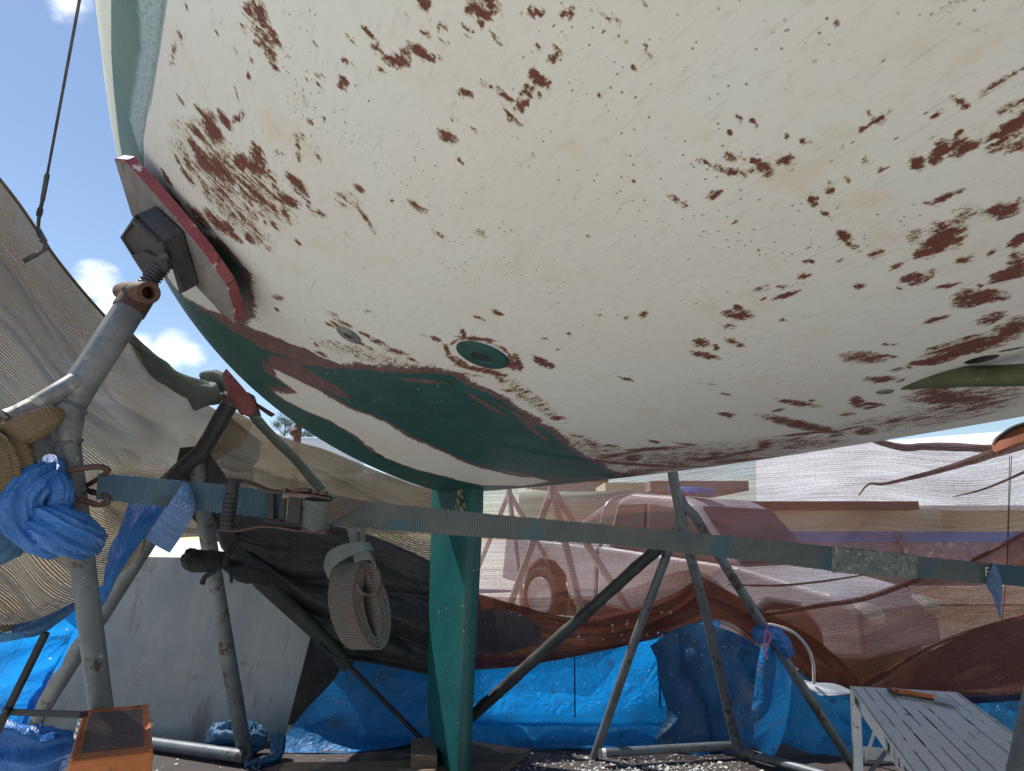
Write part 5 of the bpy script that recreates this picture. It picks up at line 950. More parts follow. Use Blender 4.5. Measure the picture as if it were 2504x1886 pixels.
tag(gs, 'dull grey purple sheet hanging against the brown net just right of the keel', 'plastic sheet')
nv = cloth('navy_shade', [[(2105, 1692, 5.35), (2200, 1640, 5.35), (2300, 1580, 5.3), (2420, 1530, 5.2), (2640, 1480, 5.0)], [(2105, 1700, 5.3), (2200, 1690, 5.3), (2300, 1660, 5.25), (2420, 1640, 5.15), (2640, 1620, 5.0)], [(2105, 1790, 5.2), (2200, 1800, 5.2), (2300, 1800, 5.15), (2420, 1800, 5.1), (2640, 1800, 4.95)]], sheet_mat('navy_shade', (.02, .026, .06, 1), (.032, .036, .075, 1), .12, 3, (.05, .03, .035, 1), .55, .7, spots=False), None, 70, 40, ((.05, 1.6, 1.2, True),), 18)  # dark colour paints the shaded interior behind the net
tag(nv, 'dark navy sheet standing for the shaded interior behind the net, beyond the folding saw', 'plastic sheet')

# ================================================================ SMALL NEAR THINGS
# wire with turnbuckle and pelican hook
wr_ = thing('wire_stay', P(90, 640, 3.0), 'thin steel wire stay with turnbuckle and open hook against the sky at upper left', 'wire')
wa, wb_, wc, wd = P(202, -40, 2.3), P(116, 425, 2.75), P(104, 490, 2.8), P(97, 520, 2.84)
b = MB(); b.tube([wa, wb_], pr(3.3, 2.6), 8); b.build('cable', M['steel'], wr_)
b = MB(); b.tube([wb_, wb_.lerp(wc, .1), wc], [.0085, .0095, .0085], 12); b.tube([wc, wd], .007, 10); b.tube([wd.lerp(wc, .3), wd, wd+(wd-wc)*.25], [.0105, .0115, .0105], 12); b.build('turnbuckle', M['steel'], wr_)
b = MB(); b.tube(arc([wd, P(94, 556, 2.85), P(104, 578, 2.83), P(112, 596, 2.82), P(106, 612, 2.81)], 6), [.007]*8+[.009]*9+[.006]*8, 10); b.tube(arc([P(104, 582, 2.83), P(96, 580, 2.83), P(92, 568, 2.84)], 5), .005, 8); b.tube(arc([P(100, 588, 2.82), P(112, 596, 2.8), P(115, 606, 2.8), P(98, 618, 2.8), P(74, 630, 2.8), P(57, 640, 2.79)], 6), [.007]*20+[.009]*11, 10)
b.build('hook', M['steel'], wr_)
# orange step top with black folding bars
lad = thing('folding_step', Pz(270, 2300, 0), 'orange topped folding step with gritty dark tread and black steel bars at the bottom left', 'folding step')
zt = 1.02
def LT(x, y, dz=0.): return Pz(x, y, zt+dz)
fl, fr_ = LT(203, 1741), LT(367, 1736)
uy = ((LT(166, 1886)-fl).normalized()+(LT(374, 1886)-fr_).normalized()).normalized(); ux = Vector((-uy.y, uy.x, 0)); wl = (fr_-fl).dot(ux)
og = worn('orange_plastic', (.42, .12, .032, 1), (.48, .15, .045, 1), 5, .6, 0, ((.12, .05, .035, 1), 26, .60, .07), ((.10, .06, .05, 1), 70, .64, .05), .3, 90)
Lg = .52
b = MB(); b.box(fl+ux*wl/2+uy*Lg/2-Vector((0, 0, .03)), (wl, Lg, .06), Matrix((ux, uy, Vector((0, 0, 1)))).transposed(), .008)
for sx in (.0, 1.0): b.box(fl+ux*wl*sx+uy*Lg/2+Vector((0, 0, .0012))+ux*(.006 if sx == 0 else -.006), (.007, Lg*.98, .006), Matrix((ux, uy, Vector((0, 0, 1)))).transposed(), .002)
b.box(fl+ux*wl/2+uy*.004+Vector((0, 0, .001)), (wl*.98, .006, .006), Matrix((ux, uy, Vector((0, 0, 1)))).transposed(), .002)
b.build('step_top', og, lad)
b = MB(); m0 = fl+ux*wl/2+uy*(.052+.20); b.box(m0+Vector((0, 0, .0012)), (wl*.76, .42, .003), Matrix((ux, uy, Vector((0, 0, 1)))).transposed(), .001)
b.build('grip_panel', worn('grit_panel', (.12, .085, .078, 1), (.15, .11, .10, 1), 12, .95, 0, ((.05, .03, .025, 1), 40, .56, .06), ((.45, .44, .42, 1), 120, .70, .03), 1, 220), lad)
for x, y in ((226, 1768), (284, 1768)):
    b = MB(); b.lathe(LT(x, y, .0005), (0, 0, 1), [(.0045, 0), (.003, .0006), (.0005, .0006)], 12); b.build('slot', M['rustdk'], lad)
M['chrome'] = worn('chrome', (.6, .6, .62, 1), (.4, .4, .42, 1), 20, .25, .9)
for sx, sy in ((0, .03), (0, .10), (0, .17), (1, .13)):
    b = MB(); b.lathe(fl+ux*wl*sx+uy*sy-Vector((0, 0, .022)), -ux if sx == 0 else ux, [(.010, 0), (.010, .006), (.006, .009), (.0005, .009)], 12); b.build('rivet', M['chrome'], lad)
b = MB(); t_ = 1.75
b.bar(P(112, 1548, t_), P(-10, 1795, t_-.05), .012, pr(24, t_), (.2, -1, 0)); b.bar(P(20, 1741, t_-.03), P(205, 1748, t_-.10), .012, pr(22, t_), (0, -1, .1)); b.bar(P(-10, 1795, t_-.05), P(-90, 1960, t_-.08), .012, pr(24, t_), (.2, -1, 0))
b.build('folding_bar', M['blackrod'], lad)
b = MB(); b.lathe(P(11, 1738, t_-.055), (0, -1, .1), [(.006, 0), (.006, .003), (.0005, .004)], 10); b.build('rivet', M['steel'], lad)
for sx in (.06, .94):
    for sy, dy in ((.04, -.18), (.48, .18)):
        b = MB(); a = fl+ux*wl*sx+uy*sy-Vector((0, 0, .055)); b.bar(a, Vector((a.x, a.y, .0))-uy*(-dy)*-1, .03, .022, (0, 1, 0)); b.build('leg', og, lad)

# aluminium work platform
zp = .80; A0 = Pz(2084, 1680, zp); B0 = Pz(2458, 1886, zp); C0 = Pz(2374, 1716, zp)
ly = (B0-A0).normalized(); cx_ = (C0-A0).normalized()
perp = Vector((-ly.y, ly.x, 0)); perp = perp if perp.dot(cx_) > 0 else -perp
lx = (perp*1.0+cx_*1.0).normalized(); dlt = ly-lx*lx.dot(ly); ly2 = (dlt.normalized()*.7+ly*.3).normalized(); lx = Vector((-ly2.y, ly2.x, 0)); lx = lx if lx.dot(cx_) > 0 else -lx; ly = ly2
WD, LN = .44, 1.45
alu = worn('worn_aluminium', (.74, .715, .70, 1), (.82, .80, .785, 1), 8, .55, .0, ((.20, .17, .15, 1), 14, .62, .08), ((.62, .6, .58, 1), 60, .66, .05), .25, 80)
plat = thing('work_platform', Vector((A0.x, A0.y, 0)), 'aluminium folding work platform with ribbed deck and stickers at the lower right', 'work platform')
mt = Matrix((lx, ly, Vector((0, 0, 1)))).transposed()
def PL(x, y, z=0.): return A0+lx*x+ly*y+Vector((0, 0, z))
b = MB(); ns_ = 9; sw = WD/ns_
for k in range(ns_): b.box(PL(sw*(k+.5), LN/2, -.010), (sw-.0065, LN, .020), mt, .0015)
b.box(PL(WD/2, LN/2, -.018), (WD-.01, LN-.01, .008), mt)
b.build('deck', alu, plat)
b = MB()
for k in range(1, ns_):
    for j in range(3):
        y0 = random.uniform(0, LN*.6); b.box(PL(sw*k, y0+.2, -.0015), (.006, random.uniform(.1, .3), .003), mt)
b.build('deck_infill', alu, plat)
b = MB()
for x in (-.006, WD+.006): b.box(PL(x, LN/2, -.028), (.006, LN, .060), mt, .001)
for y in (-.006, LN+.006): b.box(PL(WD/2, y, -.028), (WD+.018, .006, .060), mt, .001)
b.build('frame', alu, plat)
stick = worn('sticker', (.50, .50, .47, 1), (.58, .57, .54, 1), 20, .5, 0, ((.25, .24, .23, 1), 50, .58, .06)); ink = worn('sticker_ink', (.03, .03, .035, 1), (.06, .06, .06, 1), 30)
def stk(y0, y1, txts):
    b = MB(); b.box(PL(-.0098, (y0+y1)/2, -.028), (.0012, y1-y0, .05), mt); s_ = b.build('sticker', stick, plat)
    for tx, fy, fz, sz in txts: text('sticker_print', tx, PL(-.0112, y0+(y1-y0)*fy, -.028+fz), ly, Vector((0, 0, 1)), sz, ink, s_)
stk(.11, .33, [('BAILEY', .5, 0, .046)])
stk(.90, 1.01, [('E', .25, .012, .030), ('||||||', .7, .008, .030), ('150 kg', .5, -.016, .014)])
stk(1.04, 1.10, [('T', .5, 0, .034)]); stk(1.12, 1.19, [('&', .5, 0, .040)]); stk(1.21, 1.38, [('DO NOT STAND', .5, .010, .016), ('ON EDGE', .5, -.012, .016)])
def pleg(x, y, dx, dy):
    b = MB(); a = PL(x, y, -.02); e = PL(x+dx, y+dy, 0); e.z = 0; b.bar(a, e, .050, .028, lx, .004); d = (e-a).normalized()
    for s_ in (-1, 1): b.bar(a+ly*.022*s_-lx*.016, e+ly*.022*s_-lx*.016, .006, .018, lx)
    return b.build('leg', alu, plat)
L1 = pleg(.012, .03, -.03, -.10); pleg(WD-.012, .03, .03, -.10); pleg(.012, LN-.03, -.03, .10); pleg(WD-.012, LN-.03, .03, .10)
b = MB(); ys = worn('yellow_label', (.62, .55, .06, 1), (.55, .5, .08, 1), 20)
a = PL(.012, .03, -.02); e = PL(-.018, -.07, 0); e.z = 0; d = (e-a).normalized()
b.bar(a.lerp(e, .30)-lx*.0245, a.lerp(e, .42)-lx*.0245, .036, .002, lx); o = b.build('yellow_label', ys, L1)
b = MB()
for k in range(4): q = a.lerp(e, .315+.028*k)-lx*.0262; b.bar(q-ly*.013, q+ly*.013+d*.006, .005, .001, lx)
b.build('label_stripes', ink, L1)
text('leg_print', 'LX7', a.lerp(e, .52)-lx*.0165, d, ly, .045, ink, L1)
b = MB(); b.bar(PL(.0, -.035, -.30), PL(WD, -.035, -.30), .014, .055, (0, 0, 1), .003); b.build('rung', alu, plat)
b = MB(); b.tube([PL(.03, -.03, -.40), PL(.12, .02, -.27)], .010, 10); b.build('hinge_strut', M['galv2'], plat)
for (x, y), (x2, y2) in (((.03, .0), (.03, .5)), ((WD-.03, .0), (WD-.03, .5))):
    b = MB(); a_ = PL(x, -.03, -.33); b.bar(a_, PL(x2, y2, -.04), .02, .006, lx); b.build('stay', alu, plat)
# folding saw
sw_ = thing('folding_saw', PL(.20, .1, .0), 'orange handled folding saw lying on the ribbed platform deck', 'saw')
def SW(x, y, z=.018): return Pz(x, y, zp+z)
b = MB(); hpts = arc([SW(2178, 1686), SW(2195, 1694), SW(2225, 1698), SW(2256, 1704), SW(2283, 1708)], 5)
b.tube(hpts, [.016, .019, .021, .020, .019, .018, .0175, .017, .017, .017, .017, .017, .017, .017, .017, .017, .0165, .0165, .016, .016, .013], 14, flat=lambda q: (Vector((0, 0, 1)), .72)); b.build('handle_grip', worn('saw_grip', (.12, .09, .08, 1), (.09, .07, .065, 1), 20, .7), sw_)
b = MB(); b.tube([p+Vector((0, -.004, .006)) for p in hpts[2:]], [.010]+[.0145]*(len(hpts)-4)+[.012], 14, flat=lambda q: (Vector((0, 0, 1)), .75)); b.build('handle', worn('saw_orange', (.62, .16, .03, 1), (.66, .19, .05, 1), 20, .4), sw_)
b = MB(); b.lathe(SW(2192, 1689, .033), (0, -.6, 1), [(.006, 0), (.006, .002), (.0005, .002)], 10); b.build('lanyard_hole', M['dark'], sw_)  # dark disc painted for the shade in the hole
b = MB(); bl = [SW(2282, 1700), SW(2312, 1706), SW(2330, 1714), SW(2346, 1724), SW(2340, 1728), SW(2318, 1720), SW(2284, 1712)]; b.prism(bl, Vector((0, 0, -.0025))); b.build('blade', worn('saw_blade', (.5, .5, .52, 1), (.36, .36, .38, 1), 12, .3, .6), sw_)
# rusty orange curved bracket at right edge
b = MB(); q = arc([P(2432, 1098, 4.6), P(2452, 1082, 4.55), P(2490, 1064, 4.5), P(2570, 1046, 4.4)], 8); ws = [Vector((.0, 0, pr(10, 4.5)))]*len(q)
b.ribbon(q, [Vector((.01, .02, pr(w, 4.5))) for w in np.interp(np.linspace(0, 1, len(q)), [0, .15, .5, 1], [8, 17, 22, 24])], .03)
cb = b.build('orange_bracket', worn('rust_orange', (.25, .075, .028, 1), (.20, .06, .026, 1), 9, .7, 0, ((.04, .03, .025, 1), 34, .60, .06))); tag(cb, 'curved rusty orange bracket with a dark rim at the right edge above the brown net', 'bracket')
b = MB(); b.tube([p+Vector((0, -.015, pr(w, 4.5))) for p, w in zip(q, np.interp(np.linspace(0, 1, len(q)), [0, .15, .5, 1], [8, 17, 22, 24]))], .012, 8); b.build('rim', M['darktube'], cb)
# keel blocks
wood = worn('old_timber', (.13, .09, .06, 1), (.19, .145, .10, 1), 5, .85, 0, ((.08, .055, .04, 1), 9, .58, .1), None, .5, 40, (1, 1, 6))
kc = KP+KA*-.30
b = MB(); c = Pz(1036, 1858, .10)+Vector((.0, .18, 0)); b.box((c.x-.02, c.y, .07), (.17, .42, .13), Matrix.Rotation(.12, 3, 'Z'), .006); tag(b.build('timber_block', wood), 'pale timber block standing on the ground left of the green keel', 'timber block')
b = MB(); c = Pz(900, 1884, .03); b.box((c.x-.05, c.y-.02, .032), (1.0, .22, .056), Matrix.Rotation(.05, 3, 'Z'), .004); tag(b.build('plank', wood), 'weathered plank lying on the ground left of the keel block', 'plank')
b = MB(); b.box((kc.x+.15, kc.y-.1, .0225), (.5, 1.0, .042), Matrix.Rotation(-.42, 3, 'Z'), .004); tag(b.build('plank', wood), 'flat plank lying under the foot of the green keel', 'plank')
# ================================================================ BEYOND THE NET
def gz(x, y):
    q = min(1, max(0, (y-7.0)/2.5)); r = min(1, max(0, (x-.6)/1.6))*min(1, max(0, (y-5.3)/.5))*min(1, max(0, (11-y)/2))
    return .48*q*q*(3-2*q)-.0*r
b = MB(); xs = np.concatenate([np.linspace(-400, -30, 8), np.linspace(-20, 20, 41), np.linspace(30, 400, 8)]); ys = np.concatenate([np.linspace(-400, -12, 8), np.linspace(-8, 14, 45), np.linspace(18, 900, 12)]); nx = len(xs)
b.add([Vector((x, y, gz(x, y))) for y in ys for x in xs], [(j*nx+i, j*nx+i+1, (j+1)*nx+i+1, (j+1)*nx+i) for j in range(len(ys)-1) for i in range(nx-1)], True)
gm = worn('yard_ground', (.64, .61, .555, 1), (.55, .52, .47, 1), .6, .9, 0, ((.40, .37, .33, 1), 2.2, .60, .1), ((.7, .68, .64, 1), 30, .64, .05), .5, 20)
o = b.build('ground', gm); o['kind'] = 'structure'
b = MB(); gs_ = [(-3.2, 4.5), (3.4, 4.5), (3.4, 5.7), (0, 5.9), (-3.2, 5.9)]
b.add([Vector((x, y, .006)) for x, y in gs_], [tuple(range(len(gs_)))])
o = b.build('ground_sheet', worn('dirty_ground_sheet', (.050, .038, .035, 1), (.075, .058, .052, 1), 3, .8, 0, ((.14, .12, .10, 1), 6, .60, .12), ((.5, .5, .5, 1), 90, .72, .02), .4, 40)); o['kind'] = 'structure'
b = MB(); xs2 = np.linspace(.9, 14, 28); ys2 = np.linspace(5.9, 16, 22)
b.add([Vector((x, y, gz(x, y)+.008)) for y in ys2 for x in xs2], [(j*28+i, j*28+i+1, (j+1)*28+i+1, (j+1)*28+i) for j in range(21) for i in range(27)], True)
o = b.build('dirt_road', worn('red_brown_dirt', (.26, .19, .145, 1), (.34, .26, .21, 1), 1.2, .95, 0, ((.32, .26, .21, 1), 3, .62, .1), None, .5, 20)); o['kind'] = 'structure'
# scraped-off paint flakes
b = MB()
for k in range(2300):
    px = random.triangular(1180, 1860, 1640); py = random.triangular(1836, 1930, 1905)
    if random.random() < .16: px = random.uniform(330, 1860); py = random.uniform(1850, 1920)
    c = Pz(px, py, .012); s_ = random.uniform(.002, .010)*(1 if random.random() < .88 else 2.2); a = random.uniform(0, 6.28)
    e1 = Vector((math.cos(a), math.sin(a), random.uniform(-.3, .5)))*s_; e2 = Vector((-math.sin(a), math.cos(a), random.uniform(-.4, .5)))*s_*random.uniform(.4, 1)
    b.add([c-e1-e2*.6, c+e1*.7-e2, c+e1+e2*.7, c-e1*.5+e2], [(0, 1, 2, 3)])
for k in range(26):                                           # flakes caught on the net folds and tarp
    c = P(random.uniform(1360, 1640), random.uniform(1490, 1570), 5.36); s_ = random.uniform(.004, .012); b.add([c+Vector((-s_, 0, 0)), c+Vector((0, 0, -s_)), c+Vector((s_, -.004, s_*.4)), c+Vector((0, -.004, s_))], [(0, 1, 2, 3)])
o = b.build('paint_flakes', worn('white_flakes', (.56, .57, .58, 1), (.38, .38, .38, 1), 60, .8)); tag(o, 'white scraped paint flakes scattered over the dark ground sheet', 'paint flakes', kind='stuff')

# pickup truck parked behind the net
ra = P(1222, 1400, 10.9); fw = P(1895, 1400, 7.4); fa = ra+(fw-ra)*(5.4/4.58); ra.z = .44; fa.z = -.05
tx = (fa-ra).normalized(); ty = Vector((-tx.y, tx.x, 0)).normalized(); ty = ty if ty.y > 0 else -ty; tz = tx.cross(ty); tz = tz if tz.z > 0 else -tz
TL = (fa-ra).length; k_ = TL/5.4
def T3(x, y, z): return ra+tx*x*k_+ty*y*1.05+tz*(z+max(0, z-.9)*.16)
truck = thing('pickup_truck', ra, 'silver pickup truck with roll bar parked behind the brown net', 'pickup truck')
paint = worn('silver_paint', (.36, .335, .35, 1), (.42, .39, .41, 1), 2, .4, .0, None, None, .02, 20, spec=.35)
glass = worn('dark_glass', (.012, .01, .018, 1), (.02, .018, .028, 1), 2, .25, 0, None, None, 0, 10, spec=.8)
def slab(prof, y0, y1, name, m, bev=.03, par=truck): bb = MB(); bb.prism([T3(x, y0, z) for x, z in prof], ty*(y1-y0), bev); return bb.build(name, m, par)
slab([(0, .48), (.05, 1.08), (1.95, 1.10), (1.95, .42), (1.45, .42), (1.38, .70), (1.15, .86), (.85, .86), (.62, .70), (.55, .45)], 0, 1.78, 'bed', paint)
slab([(1.97, .40), (1.97, 1.12), (4.05, 1.10), (5.05, .98), (5.35, .86), (5.40, .45), (5.0, .38), (4.95, .62), (4.75, .82), (4.40, .82), (4.2, .62), (4.12, .38)], 0, 1.78, 'body', paint, .05)
cab = slab([(2.02, 1.11), (2.20, 1.66), (2.42, 1.74), (3.15, 1.73), (3.40, 1.66), (4.02, 1.09)], .08, 1.70, 'cab', paint, .07)
for pr_ in ([(2.14, 1.16), (2.27, 1.60), (2.70, 1.63), (2.70, 1.15)], [(2.78, 1.15), (2.78, 1.63), (3.30, 1.60), (3.80, 1.13)]): slab(pr_, .040, .085, 'side_window', glass, 0)
bb = MB(); bb.prism([T3(3.44, .2, 1.63), T3(3.44, 1.58, 1.63), T3(4.0, 1.66, 1.12), T3(4.0, .12, 1.12)], (tz*.02+tx*.02)); bb.build('windscreen', glass, truck)
rub = worn('tyre', (.012, .012, .013, 1), (.02, .02, .02, 1), 20, .8); rim = worn('wheel_rim', (.4, .4, .4, 1), (.5, .5, .5, 1), 10, .35, .6)
for x in (1.0, 4.58):
    for y, s_ in ((.0, -1), (1.78, 1)):
        c = T3(x, y-(.0 if s_ < 0 else 0), .37); bb = MB(); bb.lathe(c-ty*.10*s_*-1*-1, ty*s_, [(.21, .0), (.37, .0), (.395, .03), (.395, .17), (.36, .21), (.27, .215), (.25, .19)], 32); w = bb.build('wheel', rub, truck)
        bb = MB(); bb.lathe(c-ty*.10*s_, ty*s_, [(.262, .20), (.25, .225), (.23, .20), (.10, .17), (.05, .19), (.0005, .19)], 32); bb.build('rim', rim, w)
for y in (.16, 1.62):
    bb = MB(); bb.tube(arc([T3(1.85, y, 1.08), T3(1.97, y, 1.60), T3(1.97, .9, 1.74)], 6), .035, 10); bb.tube([T3(1.97, y, 1.58), T3(1.05, y, 1.10)], .035, 10); bb.build('roll_bar', rim, truck)
for y in (.30, 1.48):
    bb = MB(); bb.ball(T3(5.20, y-.06 if y < 1 else y+.06, .80), .23, 18, (1.1, 1.1, .62)); bb.build('headlight', worn('lamp_glass', (.7, .7, .55, 1), (.8, .8, .72, 1), 8, .1, .2, spec=.9), truck)
bb = MB(); bb.box(T3(.01, .12, .92), (.09, .10, .26), Matrix((tx, ty, tz)).transposed(), .01); bb.build('tail_light', worn('tail_red', (.5, .04, .03, 1), (.5, .06, .04, 1), 5, .2), truck)
bb = MB(); bb.tube([T3(1.9, .85, 1.12), T3(1.2, .9, 1.12)], .05, 10); bb.build('bed_rail', rim, truck)
bb = MB(); bb.box(T3(3.05, .5, 1.80), (.5, .35, .09), Matrix((tx, ty, tz)).transposed(), .03); tag(bb.build('blue_bundle', M['tarpblue']), 'small blue bundle on the roof of the parked pickup', 'bundle')
# buildings
wallc = worn('cream_wall', (.62, .56, .44, 1), (.58, .52, .41, 1), .6, .85); fasc = worn('brown_fascia', (.13, .065, .05, 1), (.16, .085, .06, 1), 1, .7)
def yard_box(b, x0, x1, y0, y1, t, dep=2.):
    a, c = P(x0, y0, t), P(x1, y1, t); b.prism([Vector((a.x, a.y, a.z)), Vector((c.x, a.y, a.z)), Vector((c.x, a.y, c.z)), Vector((a.x, a.y, c.z))], Vector((0, dep, 0)))
sh = thing('long_shed', P(2000, 1290, 17), 'long cream walled shed with brown eaves behind the pickup', 'shed')
b = MB(); yard_box(b, 1600, 2300, 1246, 1330, 17, 5); b.build('wall', wallc, sh)
b = MB(); yard_box(b, 1560, 2246, 1226, 1247, 16.6, 6); b.build('eaves', fasc, sh)
wroof = worn('white_sheet_roof', (.80, .81, .82, 1), (.74, .75, .76, 1), .5, .5)
mq = thing('sun_tilted_shed', P(2200, 1240, 20), 'long white shed with its roof slope shaped to catch the sun, behind the cream shed', 'shed')
b = MB(); q_ = [P(1850, 1236, 17.5), P(2760, 1236, 17.5), P(2760, 1030, 30), P(1850, 1104, 30)]; b.prism(q_, Vector((0, .05, -.12))); b.build('roof', wroof, mq)  # white building laid back as a slope, shaped to catch the sun
b = MB(); a = P(1860, 1236, 18.5); c = P(2750, 1236, 18.5); b.prism([Vector((a.x, a.y, .4)), Vector((c.x, c.y, .4)), Vector((c.x, c.y, c.z)), Vector((a.x, a.y, a.z))], Vector((0, 6, 0))); b.build('wall', wallc, mq)
b = MB(); yard_box(b, 1900, 2800, 1300, 1326, 11.5, .06); a = P(1900, 1326, 11.5); fz = thing('blue_fence', Vector((a.x, a.y, .48)), 'low blue banner fence behind the net at the right', 'fence'); b.build('banner', worn('blue_banner', (.10, .22, .50, 1), (.13, .27, .56, 1), 1, .7), fz)
b = MB(); yard_box(b, 1890, 2800, 1326, 1400, 11.5, .05); b.build('lower_mesh', worn('speckled_mesh', (.26, .24, .32, 1), (.45, .36, .36, 1), 5, .9, 0, ((.75, .60, .56, 1), 7, .56, .06), ((.16, .16, .26, 1), 6, .60, .06)), fz)
for x in (1905, 2200, 2500): b = MB(); a = P(x, 1300, 11.45); b.tube([Vector((a.x, a.y, .45)), a], .03, 8); b.build('post', M['galv2'], fz)
bh = thing('cream_building', P(1550, 1290, 24), 'cream and red brown building left of the white shelter', 'building')
b = MB(); yard_box(b, 1480, 1600, 1180, 1330, 24, 5); b.build('wall', worn('pale_wall', (.66, .64, .44, 1), (.6, .58, .4, 1), .5, .85), bh)
b = MB(); yard_box(b, 1600, 1735, 1196, 1330, 23.6, 5); b.build('wall', worn('redbrown_wall', (.38, .27, .20, 1), (.44, .33, .25, 1), .8, .85), bh)
b = MB(); yard_box(b, 1590, 1830, 1176, 1200, 23, 7); b.build('roof', worn('grey_roof', (.34, .32, .28, 1), (.40, .37, .32, 1), .8, .8), bh)
b = MB()
for x in (1500, 1514, 1528, 1542, 1556, 1570, 1584): yard_box(b, x, x+5, 1212, 1226, 23.95, .1)
b.build('vent_grille', fasc, bh)
gb = thing('grey_block_building', P(1420, 1290, 27), 'plain grey building far behind the keel', 'building'); b = MB(); yard_box(b, 1300, 1484, 1176, 1330, 27, 6); b.build('wall', worn('grey_wall', (.33, .31, .27, 1), (.38, .36, .31, 1), .5, .9), gb); b = MB(); yard_box(b, 1296, 1488, 1168, 1178, 26.9, 6.4); b.build('roof', fasc, gb)
def hull_small(name, c, L, W, H, m, ax, label, cabin=None):
    t = thing(name, c, label, 'boat'); ax = Vector(ax).normalized(); ay = Vector((-ax.y, ax.x, 0)); vs = []; n_, m_2 = 18, 11
    for i in range(n_):
        s = i/(n_-1); w = W/2*math.sin(math.pi*min(1, .12+s*.88))**.6; sh_ = H*(1+.18*(2*s-1)**2)
        for j in range(m_2):
            a = math.pi*(j/(m_2-1)); vs.append(c+ax*(s-.5)*L+ay*w*math.cos(a)+Vector((0, 0, sh_*(1-math.sin(a)**.8))))
    bb = MB(); bb.add(vs, [(i*m_2+j, i*m_2+j+1, (i+1)*m_2+j+1, (i+1)*m_2+j) for i in range(n_-1) for j in range(m_2-1)]+[(i*m_2, (i+1)*m_2, (i+2)*m_2-1, (i+1)*m_2-1) for i in range(n_-1)], True); bb.build('hull', m, t)
    if cabin: bb = MB(); bb.box(c+Vector((0, 0, H*1.1+cabin/2)), (L*.4, W*.55, cabin), Matrix.Rotation(math.atan2(ax.y, ax.x), 3, 'Z'), .08); bb.build('cabin', m, t)
    return t
wb = worn('white_gelcoat', (.78, .79, .8, 1), (.70, .71, .72, 1), 1, .3)
hull_small('white_boat', Pz(860, 1235, .5)+Vector((0, 0, .5)) if False else Vector((-4.6, 15.0, 1.6)), 7., 2.3, 1.15, wb, (1, .15, 0), 'white boat glimpsed between tan cloth and the big hull', .7)
hull_small('dinghy', P(1410, 1285, 12.5), 2.0, 1.2, .55, worn('pale_green_hull', (.42, .52, .40, 1), (.48, .56, .45, 1), 2, .5), (1, -.1, 0), 'pale green dinghy behind the net left of the pickup')
# yard stands outside the net
def yard_stand(ax, ay, t, feet, label, r=.035):
    J_ = P(ax, ay, t); q = thing('boat_stand', Vector((J_.x, J_.y, gz(J_.x, J_.y))), label, 'boat stand', 'boat stands outside in the yard')
    for fx, fy, ft in feet:
        e = P(fx, fy, ft); d = (e-J_).normalized(); z0 = gz(e.x, e.y)
        if d.z < 0: e = J_+d*((z0-J_.z)/d.z)
        bb = MB(); bb.tube([J_, e], r, 10); bb.build('leg', M['pale'], q)
    bb = MB(); bb.tube([J_-Vector((0, 0, .1)), J_+Vector((0, 0, .5))], r*1.1, 10); bb.build('post', M['pale'], q)
    bb = MB(); bb.box(J_+Vector((0, 0, .55)), (.3, .22, .05), None, .006); bb.build('pad', M['rust'], q)
M['pale'] = worn('pale_tube', (.50, .45, .44, 1), (.42, .36, .35, 1), 4, .5)
yard_stand(1350, 1195, 7.0, [(1262, 1440, 7.2), (1418, 1480, 6.9), (1532, 1485, 7.4)], 'pale tripod stand in front of the pickup rear wheel, seen through the net', .038)
yard_stand(1245, 1205, 9.6, [(1210, 1290, 9.8), (1255, 1290, 9.4), (1290, 1285, 9.9)], 'small pale stand beyond the net beside the keel', .035)
rs = thing('rusty_post', Vector((-2.9, 9.2, .4)), 'orange rusty post head poking up over the tan cloth', 'post')
a = P(728, 1070, 9.5); rs.location = (a.x, a.y, .45)
b = MB(); b.tube([Vector((a.x, a.y, .45)), P(728, 1055, 9.5), P(731, 1035, 9.5)], [.05, .05, .045], 12); b.build('tube', M['rust'], rs)
b = MB(); b.ball(P(722, 1058, 9.45), .075, 12, (1.1, 1, .8), .4); b.build('head', M['rust'], rs)
# distant trees
def tree(px, py, t, rad, label, sd):
    rnd = random.Random(sd); c = P(px, py, t); base = Vector((c.x, c.y, .48)); q = thing('tree', base, label, 'tree', 'distant trees')
    bb = MB(); bb.tube(arc([base, base.lerp(c, .5)+Vector((rad*.08, 0, 0)), c+Vector((0, 0, rad*.3))], 5), [.14*rad]*3+[.11*rad]*3+[.08*rad]*3+[.04*rad]*2, 10)
    for k in range(7):
        a = rnd.uniform(0, 6.28); s = base.lerp(c, rnd.uniform(.6, 1)); bb.tube([s, s+Vector((math.cos(a), math.sin(a), .8))*rad*.6], [.05*rad, .015*rad], 6)
    bb.build('trunk', M['bark'], q); bb = MB(); cl = [c+Vector((rnd.gauss(0, .45), rnd.gauss(0, .45), rnd.gauss(0, .4)))*rad for _ in range(26)]
    for k in range(2600):
        p = rnd.choice(cl)+Vector((rnd.gauss(0, .15), rnd.gauss(0, .15), rnd.gauss(0, .12)))*rad; s = rad*rnd.uniform(.025, .055)
        u = Vector((rnd.gauss(0, 1), rnd.gauss(0, 1), rnd.gauss(0, 1))).normalized(); v = u.orthogonal().normalized()
        bb.add([p-u*s, p+v*s*.45, p+u*s, p-v*s*.45], [(0, 1, 2, 3)])
    bb.build('crown', M['leaf'], q)
M['bark'] = worn('bark', (.09, .07, .05, 1), (.14, .11, .085, 1), 3, .9); M['leaf'] = worn('leaves', (.035, .065, .03, 1), (.06, .10, .04, 1), .8, .7)
tree(697, 1040, 50, 1.0, 'dark green tree top just above the tan cloth', 1)
tree(755, 1068, 44, .95, 'low bushy tree to the right of the rusty post head', 2)

